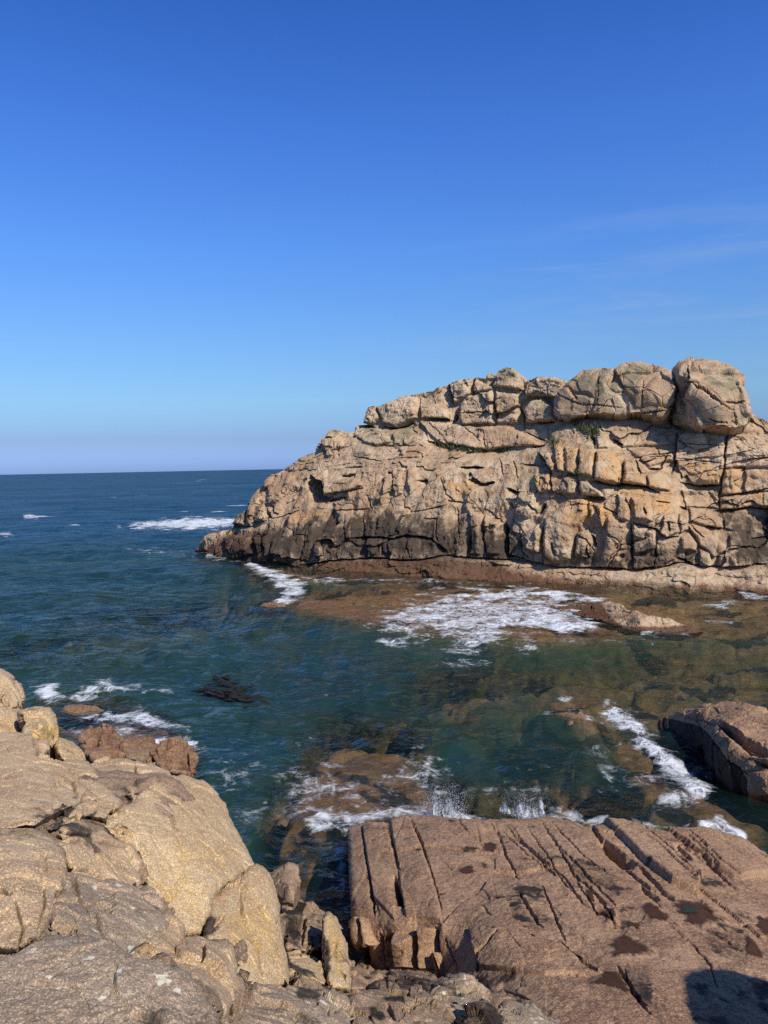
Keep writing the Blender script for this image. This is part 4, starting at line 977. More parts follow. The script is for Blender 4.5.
B('rock_block', [(62, 830), (80, 826), (104, 829), (127, 841), (139, 855), (145, 871), (146, 888), (128, 892), (100, 882), (75, 874), (64, 858), (58, 842)], [(66, 833, 4.02), (104, 832, 4.42), (138, 858, 4.42), (144, 884, 4.15), (100, 880, 3.9), (68, 866, 3.8)], 'brown lumpy block wedged under the left side of the golden boulder', seed=43, roll=6, roll_m=.06,
  marks=[(LD((0, 460), (100, 480), (200, 700), (60, 690)), 0, .25, 10)], cracks=[(LB((390, 580), (520, 600), (640, 660)), 1.3, .06), (LB((220, 370), (480, 440)), 1.8, .07), (LC((130, 470), (220, 480), (330, 500), (370, 560)), 1.4, .05)])
B('boulder', [(-50, 830), (0, 827), (34, 827), (52, 838), (64, 853), (68, 868), (61, 893), (49, 914), (40, 937), (19, 953), (5, 951), (-50, 955)], [(0, 834, 3.72), (34, 832, 3.76), (62, 856, 3.62), (55, 890, 3.25), (39, 932, 2.85), (5, 948, 2.75), (15, 880, 3.15), (-40, 900, 3.0)], 'big rounded pink-grey boulder at the left edge, above the lichen-spotted slab', seed=44, roll=10, roll_m=.10, nr=140, na=640, facet=.018, fscale=2.2,
  marks=[(LB((330, 560), (390, 560), (300, 768), (200, 768)), 0, .35, 8)], cracks=[(LC((40, 640), (60, 700), (40, 760)), 1.2, .04), (LB((280, 660), (230, 700)), 1.8, .05), (LB((0, 690), (80, 740)), 1.5, .04), (LB((270, 480), (280, 600)), 1.3, .02), (LC((100, 560), (120, 600), (100, 720)), 1.3, .03)])
B('rock_block', [(66, 872), (78, 872), (104, 882), (129, 889), (147, 893), (160, 914), (166, 924), (148, 942), (129, 957), (102, 943), (60, 940), (42, 936), (52, 914), (62, 893)], [(70, 876, 3.75), (129, 891, 3.92), (160, 918, 3.78), (129, 953, 3.2), (60, 936, 3.0), (100, 915, 3.4)], 'dull grey-brown block in the hollow between golden boulder, pink-grey boulder and lichen-spotted slab', seed=45, roll=6, roll_m=.06, mat=M_LICH, facet=.045, nr=130, na=600,
  cracks=[(LE((220, 290), (120, 460)), 2, .05), (LE((30, 430), (130, 380)), 1.6, .04), (LC((180, 600), (240, 690), (260, 740)), 1.5, .04), (LB((430, 640), (470, 740)), 1.4, .04), (LC((250, 660), (330, 680)), 1.2, .03)], marks=[(LC((130, 680), (260, 700), (320, 770), (130, 720)), 2, .5, 6), (LC((180, 590), (260, 620), (240, 680), (190, 660)), 2, .42, 5)])
B('boulder', [(166, 919), (178, 932), (182, 946), (168, 958), (150, 967), (131, 960), (143, 947), (155, 934)], [(168, 924, 3.75), (178, 944, 3.6), (150, 963, 3.2), (138, 956, 3.2)], 'thin splintered wedge of rock below the grey-brown block', seed=46, roll=5, roll_m=.1, facet=.04, nr=70, na=360, thick=.6, marks=[(LE((0, 440), (220, 280), (230, 300), (100, 460)), 0, .4, 6)])
B('boulder', [(160, 962), (170, 952), (180, 944), (196, 935), (208, 942), (232, 943), (238, 965), (242, 986), (229, 1006), (217, 1022), (204, 1004), (185, 978)], [(176, 950, 3.45), (200, 938, 3.75), (232, 946, 3.75), (240, 984, 3.5), (218, 1014, 2.95), (190, 975, 3.1)], 'pinkish upright block between the lichen-spotted slab and the long golden block', seed=47, roll=8, roll_m=.14, facet=.03,
  marks=[(LE((540, 400), (580, 580), (500, 680), (430, 500)), 0, .4, 12)], cracks=[(LE((400, 390), (390, 480)), 1.6, .04)])
B('boulder', [(211, 895), (221, 886), (234, 879), (253, 864), (262, 868), (270, 876), (279, 900), (284.5, 930), (289, 958), (292, 986), (270, 991), (236, 985), (231, 946), (205, 940), (208, 915)], [(215, 895, 4.75), (253, 867, 5.25), (270, 880, 5.25), (283, 930, 4.9), (290, 982, 4.5), (255, 930, 4.65), (240, 980, 4.1), (208, 935, 4.2), (230, 930, 4.4)], 'long golden-yellow block right of the largest boulder, ending at the gully', mat=M_GOLD, seed=48, roll=9, roll_m=.18, nr=140, na=640, facet=.022, fscale=1.6,
  marks=[(LE((560, 180), (760, 140), (800, 560), (600, 540), (450, 300)), 0, .62, 18), (LE((450, 110), (520, 120), (520, 230), (450, 230)), 3, .62, 6), (LE((400, 260), (490, 250), (480, 320), (400, 370)), 2, .75, 4)], cracks=[(LE((580, 110), (590, 230), (650, 400)), 2.0, .035), (LE((650, 360), (690, 540)), 1.8, .03), (LE((500, 240), (420, 330)), 3, .06)])
B('lichen_slab', [(-60, 985), (-20, 968), (5, 957), (22, 949), (45, 935), (75, 937), (103, 939), (125, 953), (145, 960), (162, 961), (186, 976), (204, 1000), (216, 1012), (217, 1060), (200, 1110), (-60, 1110)], [(0, 962, 2.68), (45, 938, 2.85), (103, 942, 2.85), (160, 965, 2.75), (212, 1012, 2.55), (100, 1000, 2.45), (0, 1010, 2.4), (100, 1100, 2.05)], 'grey-brown slab spotted with pale lichen in the bottom left corner', seed=49, mat=M_LICH, roll=9, roll_m=.08, nr=170, na=760, amp=.022, facet=.022, fscale=2.0, fine=.008, cat='rock slab', ctr=(85, 1020), thick=.7,
  marks=[(ell(80, 965, 60, 15), 0, .2, 12), (ell(40, 1000, 40, 10, rot=-.4), 1, .3, 10)])
B('rock_block', [(210, 1040), (222, 1012), (232, 1000), (243, 986), (266, 987), (295, 985), (325, 990), (350, 996), (358, 1010), (360, 1110), (205, 1110)], [(245, 988, 3.9), (295, 987, 4.15), (350, 998, 4.3), (290, 1020, 3.6), (225, 1025, 3.2), (290, 1090, 3.0)], 'pinkish ledge along the bottom below the long golden block', seed=50, roll=6, roll_m=.08, nr=130, na=600, mat=M_LICH, facet=.045, fscale=2.4, ctr=(285, 1040),
  cracks=[(LE((470, 740), (560, 660), (600, 590), (768, 630)), 2.2, .06), (LF((430, 610), (470, 680), (470, 768)), 2, .08)], marks=[(LE((450, 720), (560, 660), (560, 768), (470, 768)), 2, .6, 6), (LF((200, 600), (330, 610), (300, 650), (220, 650)), 2, .8, 4)])
B('rock_block', [(352, 1005), (357, 994), (372, 989), (388, 985), (406, 989), (424, 992), (442, 1004), (452, 1022), (455, 1110), (356, 1110)], [(360, 996, 4.5), (390, 988, 4.8), (440, 1006, 4.6), (400, 1020, 4.1), (400, 1090, 3.4)], 'pinkish ledge with yellow and black lichen at the bottom, left of the grey speckled rock', seed=51, roll=8, roll_m=.2, mat=M_SHORE, facet=.05, fscale=2.2, ctr=(402, 1045),
  marks=[(LF((540, 640), (680, 620), (690, 670), (600, 690)), 2, .85, 4), (LF((580, 610), (700, 620), (740, 660), (640, 630)), 0, .9, 4), (LF((520, 700), (600, 720), (600, 768), (520, 768)), 2, .8, 5)], cracks=[(LF((600, 690), (640, 740)), 2, .06)])
B('shore_rock', [(386, 988), (388, 974), (410, 972), (432, 977), (436, 990), (424, 999), (400, 996)], [(390, 976, 7.0), (432, 978, 7.0), (430, 996, 6.2), (398, 992, 6.2)], 'low rock dark with black lichen at the foot of the cracked slab end', M_SHORE, None, seed=52, roll=6, roll_m=.3, facet=.05, fscale=2, marks=[(ell(412, 982, 28, 10), 2, .8, 8)], cat='rock')
B('shore_rock', [(428, 1004), (434, 990), (446, 976), (462, 973), (480, 978), (492, 990), (494, 1004), (486, 1016), (470, 1040), (440, 1040)], [(440, 985, 6.3), (470, 976, 6.5), (490, 992, 6.2), (460, 1010, 5.5), (455, 1035, 5.0)], 'grey rock speckled black, jammed against the near end of the cracked slab', M_LICH, None, seed=53, roll=8, roll_m=.3, facet=.06, fscale=2, marks=[(ell(460, 990, 30, 18), 2, .45, 10)], cat='rock')
B('rock_block', [(448, 1030), (466, 1012), (486, 1004), (492, 1008), (500, 1030), (500, 1110), (448, 1110)], [(470, 1014, 5.0), (495, 1012, 5.1), (475, 1090, 4.4)], 'dark lichen-blackened block at the bottom edge under the grey speckled rock', M_SHORE, GO, seed=54, roll=7, roll_m=.2, facet=.06, marks=[(ell(472, 1030, 30, 26), 2, .72, 8)])
B('rock_block', [(494, 1016), (500, 1000), (516, 1003), (536, 1009), (556, 1018), (575, 1034), (585, 1110), (494, 1110)], [(505, 1004, 5.7), (550, 1018, 5.6), (530, 1050, 4.7), (530, 1100, 4.1)], 'pale rough rock at the bottom edge, in front of the flat slab', M_LICH, GO, seed=55, roll=7, roll_m=.2, facet=.05, marks=[(ell(520, 1015, 26, 8), 1, .4, 6)])
B('wedge_rock', [(270, 874), (279, 868), (288.5, 863.5), (297.6, 866), (300, 881), (297, 894), (294, 906), (282, 905), (274, 893)], [(272, 876, 10.1), (288, 865, 10.2), (289, 886, 9.55), (299, 880, 10.0), (293, 903, 9.4), (280, 900, 9.6)], 'pointed pinkish wedge of rock standing at the head of the gully', M_SHORE, None, seed=56, roll=4, roll_m=.25, thick=1, facet=.04, fscale=1.4, cat='rock')
B('shore_rock', [(281, 906), (293, 905), (305, 907), (313, 919), (321, 929), (324, 951), (309, 952), (286, 950), (281, 930)], [(284, 908, 8.5), (304, 909, 8.6), (320, 932, 8.1), (320, 950, 7.5), (288, 946, 7.3)], 'rock blotched black with lichen beside the yellow finger-shaped rock', M_SHORE, None, seed=57, roll=6, roll_m=.3, facet=.07, fscale=1.8, marks=[(LF((140, 245), (240, 250), (230, 420), (150, 420)), 2, .74, 5), (LF((250, 270), (280, 310), (260, 440), (240, 400)), 0, .4, 4), (LF((270, 330), (320, 440), (270, 440)), 2, .5, 4)], cat='rock',
  cracks=[(LF((245, 260), (240, 400)), 1.6, .12), (LF((150, 330), (240, 340)), 1.4, .1)])
B('shore_rock', [(285, 951), (296, 948), (307, 947), (318, 960), (326, 977), (327, 990), (300, 992), (290, 978)], [(290, 952, 7.2), (307, 950, 7.3), (325, 982, 6.7), (300, 986, 6.3)], 'yellowish rock with a black streak at the foot of the long golden block', M_GOLD, None, seed=58, roll=6, roll_m=.25, facet=.05, marks=[(LF((160, 480), (280, 540), (300, 580), (180, 530)), 2, .85, 3), (LF((220, 440), (320, 520), (320, 580), (270, 540)), 0, .4, 5)], cat='rock')
B('finger_rock', [(322.5, 919), (328, 913), (335, 918), (340, 930), (344, 943), (347, 960), (349.5, 978), (348, 990), (330, 991), (327, 975), (325, 960), (324, 940)], [(328, 916, 7.7), (334, 920, 7.7), (344, 950, 7.2), (326, 950, 7.2), (348, 985, 6.7), (331, 986, 6.6)], 'yellow finger-shaped upright rock in the gully', M_GOLD, None, seed=59, roll=6, roll_m=.25, facet=.025, fscale=1.6, marks=[(LF((325, 290), (375, 300), (430, 560), (380, 590), (340, 420)), 0, .7, 3), (LF((330, 400), (350, 400), (360, 520), (335, 560)), 2, .6, 3), (LF((400, 540), (430, 560), (420, 590)), 2, .8, 2)], cat='rock')
B('shore_rock', [(349, 970), (358, 966), (369, 971), (368, 986), (360, 992), (350, 990)], [(352, 970, 8.8), (368, 974, 8.8), (360, 988, 8.0)], 'smooth orange-brown stone right of the yellow finger-shaped rock', M_SHORE, None, seed=60, roll=5, roll_m=.25, facet=.02, nr=50, na=260, marks=[(ell(360, 980, 14, 12), 3, .5, 6)], cat='rock')
B('shore_rock', [(366, 990), (372, 980), (388, 979), (396, 988), (390, 998), (372, 998)], [(372, 983, 8.3), (390, 983, 8.2), (380, 996, 7.3)], 'dark weed-covered stone under the left end of the cracked slab', M_SHORE, None, seed=61, roll=5, roll_m=.25, facet=.05, nr=50, na=260, marks=[(ell(380, 988, 20, 12), 2, .7, 6)], cat='rock')

# bedrock under and between the blocks
stone('bedrock_ground', [(-80, 745), (0, 745), (60, 768), (120, 770), (165, 782), (200, 796), (222, 820), (240, 862), (262, 885), (275, 930), (280, 985), (330, 1000), (400, 1005), (500, 1020), (560, 1050), (600, 1130), (-80, 1130)],
      [p for p in BEDP if p[0] < 300 and p[2] < 6.7] + [(0, 745, 6.2), (235, 860, 6.0), (275, 920, 5.4), (280, 980, 4.9), (0, 1020, 2.55), (330, 1005, 4.7), (420, 1010, 5.0), (520, 1040, 5.4), (300, 1120, 3.2), (560, 1120, 4.6)], M_SHORE,
      None, None, None, 'structure', roll=12, roll_m=.3, thick=4, nr=120, na=500, amp=.05, facet=.06, fscale=1.2, seed=70, ctr=(190, 960),
      marks=[([(-80, 700), (600, 700), (600, 1130), (-80, 1130)], 2, .38, 5)], shrink=.0)
stone('gully_ground', [(255, 900), (285, 890), (305, 902), (330, 915), (350, 930), (372, 940), (400, 960), (470, 965), (560, 1010), (600, 1130), (240, 1130), (262, 960)],
      [(285, 895, 11.2), (305, 903, 10.9), (330, 920, 10.7), (350, 935, 10.5), (310, 955, 8.2), (350, 990, 8.3), (372, 970, 9.6), (450, 980, 8.8), (400, 1000, 7.8), (500, 1010, 6.8), (280, 985, 6.6), (340, 1030, 6.2), (260, 930, 8.5), (560, 1060, 5.9), (400, 1120, 5.2)], M_SHORE,
      None, None, None, 'structure', roll=10, roll_m=.4, thick=3, nr=110, na=460, amp=.08, facet=.12, fscale=1.4, seed=71, ctr=(370, 1010),
      marks=[([(240, 880), (600, 880), (600, 1130), (240, 1130)], 2, .46, 5), (LF((430, 500), (530, 540), (500, 620), (430, 600)), 3, .6, 6)], shrink=.0)

#@@SEA
# ================================================================== sea bed and sea
def px_on_water(P):
    return project(np.c_[P[:, :2], np.zeros(len(P))])


shallow = [  # outline on the water, bed height, softness px, roughness
    ([(285, 612), (280, 602), (300, 588), (420, 580), (520, 585), (610, 592), (700, 606), (705, 635), (640, 640), (560, 645), (470, 641), (400, 634), (340, 625)], -.2, 12),
    (ell(432, 621, 36, 8), -.05, 6), (ell(510, 606, 60, 5), -.05, 5), (ell(520, 628, 40, 5), -.06, 5),
    ([(600, 590), (800, 580), (800, 640), (690, 640), (620, 620)], -.55, 12),
    ([(255, 905), (262, 820), (285, 775), (300, 740), (340, 715), (420, 722), (445, 765), (520, 785), (600, 800), (640, 815), (560, 840), (346, 850), (350, 930), (300, 930)], -.42, 24),
    ([(400, 668), (560, 652), (800, 636), (800, 830), (600, 835), (530, 790), (470, 740), (400, 705)], -.72, 30),
    ([(600, 725), (650, 715), (690, 745), (740, 800), (820, 830), (760, 850), (680, 830), (620, 770)], -.55, 14),
    ([(535, 725), (560, 705), (600, 715), (605, 735), (570, 748)], -.28, 6),
    ([(30, 700), (60, 692), (110, 697), (170, 715), (200, 745), (200, 790), (120, 780), (60, 735)], -.45, 9),
    ([(50, 612), (150, 600), (260, 590), (330, 606), (300, 625), (170, 640), (60, 635)], -1.0, 26),
    ([(0, 640), (90, 632), (160, 650), (60, 668), (0, 665)], -1.2, 18),
    ([(240, 560), (300, 575), (320, 590), (270, 600), (235, 580)], -1.3, 14),
    ([(180, 560), (240, 535), (300, 560), (800, 560), (900, 610), (500, 592), (280, 580), (230, 562)], -.45, 8),
]
deepen = [([(470, 712), (520, 700), (600, 740), (640, 790), (560, 790), (500, 760)], -2.4, 12), ([(190, 640), (300, 640), (290, 700), (240, 760), (190, 740)], -4, 22)]


def bed_height(X, Y):
    P = np.c_[X, Y]
    px, py = px_on_water(P)
    r = np.hypot(X, Y)
    b = np.full(len(X), -4.2)
    b = b - 5 * sstep(45, 140, r)
    for poly, lev, sf in shallow:
        ix = near(px, py, poly, sf * 2)
        if len(ix):
            w = sstep(-sf, sf * .8, poly_sd(px[ix], py[ix], poly)); b[ix] = np.maximum(b[ix], b[ix] * (1 - w) + lev * w)
    for poly, lev, sf in deepen:
        ix = near(px, py, poly, sf * 2)
        if len(ix):
            w = sstep(-sf, sf * .8, poly_sd(px[ix], py[ix], poly)) * .8; b[ix] = b[ix] * (1 - w) + np.minimum(b[ix], lev) * w
    q = np.c_[X, Y, X * 0]
    n = .32 * fbm(q * .35, 4, 201) + .16 * fbm(q * 1.3, 3, 202)
    sc = np.clip(-b / .9, .35, 3.0)
    b = b + n * sc * 1.15
    e, h, off = cells2(q[:, :2] * np.array([.5, .5]) + .4 * n[:, None], 77)
    b = b + .16 * np.clip(sc, 0, 1.2) * sstep(-2.2, -.9, b) * ((_u(h, 3) - .5) * 2.2 - .9 * (1 - sstep(0, .16, e)))
    return np.minimum(b, -.05)


def polar(r, th):
    R_, T_ = np.meshgrid(r, th, indexing='ij')
    return (R_ * np.sin(T_)).ravel(), (R_ * np.cos(T_)).ravel()


th = np.linspace(math.radians(-44), math.radians(44), 700)
r = np.r_[np.geomspace(7, 95, 420)]
bx_, by2 = polar(r, th)
bz = bed_height(bx_, by2)
px, py = px_on_water(np.c_[bx_, by2])
bm = paint(px, py, [([(470, 712), (520, 700), (600, 740), (650, 790), (560, 795), (500, 760)], 2, .55, 12), ([(270, 720), (330, 705), (360, 725), (300, 735)], 2, .5, 10), ([(260, 850), (300, 840), (340, 905), (270, 905)], 2, .45, 14), ([(560, 790), (640, 785), (700, 840), (600, 820)], 2, .4, 14), ([(20, 690), (200, 700), (200, 800), (60, 740)], 3, .8, 8), ([(280, 590), (700, 600), (700, 640), (280, 625)], 3, .55, 8), ([(270, 760), (440, 760), (600, 800), (600, 830), (280, 830)], 3, .6, 14), ([(440, 660), (800, 640), (800, 720), (600, 720)], 1, .6, 18), ([(280, 770), (400, 740), (420, 790), (300, 800)], 0, .4, 12)])
# kelp grows in patches of its own
kz = fbm(np.c_[bx_ * .45, by2 * .45, bx_ * 0], 4, 321)
bm[:, 2] = np.maximum(bm[:, 2], .95 * sstep(.10, .34, kz) * sstep(-.12, -.35, bz))
M_BED = rock_mat('sea_bed', (.27, .145, .065), (.34, .20, .095), (.15, .085, .035), (.40, .24, .075), (.15, .145, .055), (.022, .022, .018), (.25, .115, .055), big=.5, bump=1.0, bscale=4)
bed = mesh_obj('sea_bed', np.c_[bx_, by2, bz], grid_faces(len(th), len(r)), M_BED, None, bm)
tag(bed, None, None, None, 'structure')
# the deep floor far out
dr = np.r_[np.geomspace(90, 60000, 40)]
dx_, dy_ = polar(dr, np.linspace(math.radians(-60), math.radians(60), 60))
tag(mesh_obj('sea_bed_deep', np.c_[dx_, dy_, np.full(len(dx_), -9.6)], grid_faces(60, len(dr)), M_BED, None, np.zeros((len(dx_), 4))), None, None, None, 'structure')

# water surface: fine near, coarse far
rs = [6.5]
while rs[-1] < 120:
    x = rs[-1]; rs.append(x + max(.035, min(.30, .0030 * x if x < 30 else .0048 * x)))
while rs[-1] < 60000: rs.append(rs[-1] * (1.0065 if rs[-1] < 420 else 1.014) + .05)
rs = np.array(rs)
tw = np.linspace(math.radians(-40), math.radians(40), 1150)
wx_, wy_ = polar(rs, tw)
rad = np.repeat(rs, len(tw))
dres = np.repeat(np.gradient(rs), len(tw)) * 1.0 + rad * (tw[1] - tw[0])
bh = np.full(len(wx_), -9.0)
nearm = rad < 110
bh[nearm] = bed_height(wx_[nearm], wy_[nearm])
depth = -bh
calm = .65 + .35 * sstep(.2, 2.0, depth)
calm = np.where(rad > 60, 1.0, calm)
wz = np.zeros(len(wx_)); ox = np.zeros(len(wx_)); oy = np.zeros(len(wx_))
base_ang = math.radians(-105)          # waves run towards the shore
warp = 2.2 * fbm(np.c_[wx_ * .03, wy_ * .03, wx_ * 0], 2, 401)
for k in range(26):
    lam = .55 * (11 / .55) ** rng.random()
    kk = 2 * math.pi / lam
    a = base_ang + rng.normal(0, .7 if lam < 4 else .45)
    am = .0250 * lam ** .60
    ph = rng.uniform(0, 6.28)
    fade = np.clip((lam / dres - 2.5) / 3.5, 0, 1)
    arg = kk * (wx_ * math.cos(a) + wy_ * math.sin(a)) + ph + warp * min(1.0, 2 / lam + .3)
    c, s = np.cos(arg), np.sin(arg)
    wz += am * fade * c
    ch = .75 * am * fade * s
    ox -= ch * math.cos(a); oy -= ch * math.sin(a)
gust = .75 + .5 * fbm(np.c_[wx_ * .05, wy_ * .09, wx_ * 0], 3, 402)
wz *= calm * gust * .62; ox *= calm * gust * .62; oy *= calm * gust * .62
wpx_, wpy_ = px_on_water(np.c_[wx_, wy_])
dm = np.zeros(len(wx_), f32)
foam = [
    ([(365, 628), (372, 612), (395, 600), (420, 592), (470, 585), (540, 588), (606, 600), (594, 606), (600, 630), (560, 640), (510, 642), (470, 652), (430, 642), (390, 642)], .64, 13),
    ([(480, 588), (545, 589), (604, 599), (600, 604), (540, 601), (470, 600)], .82, 6), ([(512, 615), (530, 608), (570, 612), (600, 629), (590, 634), (545, 636), (520, 628)], .86, 8), ([(400, 608), (470, 602), (520, 612), (510, 634), (440, 634), (405, 626)], .68, 10),
    ([(243, 556), (255, 563), (290, 573), (312, 583), (302, 598), (288, 606), (268, 606), (284, 590), (262, 577), (246, 569)], .72, 4), ([(248, 559), (262, 567), (260, 572), (248, 566)], 1.1, 3), ([(270, 603), (284, 594), (290, 600), (280, 606)], 1.15, 3), ([(300, 575), (450, 580), (450, 586), (300, 584)], .55, 3),
    ([(118, 526), (150, 520), (180, 517.5), (238, 518), (238, 527), (190, 530), (140, 529)], .8, 3), ([(170, 521), (200, 518.5), (238, 519), (238, 525), (195, 526)], 1.1, 2), ([(22, 515.5), (30, 513.5), (40, 516), (38, 519), (24, 519)], .78, 2), ([(0, 532), (10, 531), (15, 535), (8, 537), (0, 536)], .75, 2),
    ([(120, 548), (190, 551), (200, 556), (150, 556)], .5, 4), ([(28, 690), (45, 682), (60, 684), (66, 700), (45, 706)], .8, 9), ([(60, 688), (110, 680), (150, 690), (190, 688), (190, 696), (140, 700), (80, 696)], .68, 8), ([(60, 712), (100, 716), (140, 704), (165, 718), (190, 728), (160, 735), (110, 722), (60, 722)], .72, 8), ([(148, 741), (160, 740), (158, 745), (148, 746)], 1.1, 2), ([(186, 742), (198, 741), (196, 746), (187, 746)], 1.1, 2), ([(60, 725), (130, 728), (190, 740), (230, 745), (220, 755), (80, 740)], .56, 9),
    ([(545, 714), (556, 706), (572, 708), (596, 717), (590, 724), (568, 718), (552, 718)], .78, 6), ([(598, 714), (610, 707), (636, 712), (648, 720), (650, 735), (640, 742), (622, 735), (605, 724)], .9, 9), ([(625, 738), (650, 738), (680, 758), (715, 790), (700, 795), (670, 775), (640, 756)], .8, 10), ([(650, 790), (672, 786), (690, 800), (672, 812), (652, 808)], .6, 10), ([(560, 735), (620, 740), (690, 790), (680, 812), (600, 790)], .46, 16),
    ([(300, 822), (340, 812), (425, 800), (470, 812), (550, 804), (606, 812), (610, 824), (550, 824), (470, 826), (410, 822), (345, 836), (312, 836)], .66, 6), ([(420, 812), (440, 800), (468, 808), (500, 813), (575, 812), (580, 820), (480, 824), (425, 820)], 1.0, 4), ([(305, 825), (322, 812), (340, 818), (335, 830)], .8, 5), ([(690, 820), (720, 818), (745, 832), (745, 845), (700, 832)], .9, 5), ([(630, 815), (690, 820), (690, 832), (630, 826)], .6, 5),
    ([(336, 840), (347, 845), (351, 880), (346, 905), (340, 890)], .62, 4), ([(270, 760), (420, 740), (560, 790), (480, 812), (380, 806), (280, 830)], .40, 24), ([(700, 602), (735, 600), (750, 606), (720, 612)], .6, 4), ([(740, 590), (780, 592), (780, 600), (745, 600)], .6, 4), ([(690, 618), (735, 622), (735, 627), (690, 624)], .55, 4), ([(640, 632), (690, 630), (690, 636), (640, 637)], .6, 3), ([(550, 636), (680, 636), (660, 648), (550, 646)], .42, 6), ([(200, 745), (260, 740), (280, 800), (240, 850), (215, 790)], .40, 14), ([(270, 775), (300, 760), (300, 780)], .5, 6),
    ([(435, 655), (470, 648), (490, 660), (440, 680)], .42, 8), ([(305, 690), (330, 692), (325, 702), (305, 700)], .45, 6), ([(200, 548), (240, 552), (250, 562), (205, 560)], .55, 4), ([(545, 800), (552, 785), (520, 782), (505, 800)], .5, 5),
]
fm = np.zeros(len(wx_), f32)
for poly, val, sf in foam:
    ix = near(wpx_, wpy_, poly, sf * 3)
    if len(ix):
        q = np.c_[wx_[ix], wy_[ix], wx_[ix] * 0]
        wob = fbm(q * .7, 4, 501) * sf * 1.3
        fm[ix] = np.maximum(fm[ix], min(val, 1.0) * sstep(-1.3 * sf, 1.6 * sf, poly_sd(wpx_[ix], wpy_[ix], poly) + wob))
# scattered whitecaps out at sea
for k in range(26):
    rr_ = 90 + 900 * rng.random() ** 1.6; tt_ = math.radians(rng.uniform(-27, -1)); cx, cy = rr_ * math.sin(tt_), rr_ * math.cos(tt_)
    lx = rng.uniform(.6, 1.8) * (1 + rr_ / 300); ly = lx * .45
    g = np.exp(-(((wx_ - cx) / lx) ** 2 + ((wy_ - cy) / ly) ** 2))
    fm = np.maximum(fm, (1.1 * g).astype(f32))
wz = wz + .05 * np.clip(fm - .3, 0, 1) * (1 + fbm(np.c_[wx_ * 3, wy_ * 3, wx_ * 0], 3, 502)) * (rad < 100) + .35 * np.clip(fm - .9, 0, .3) * sstep(40, 70, rad)
# waves never dip under shallow rock
wz = np.where(rad < 100, np.maximum(wz, np.minimum(bh + .06, .0)), wz)


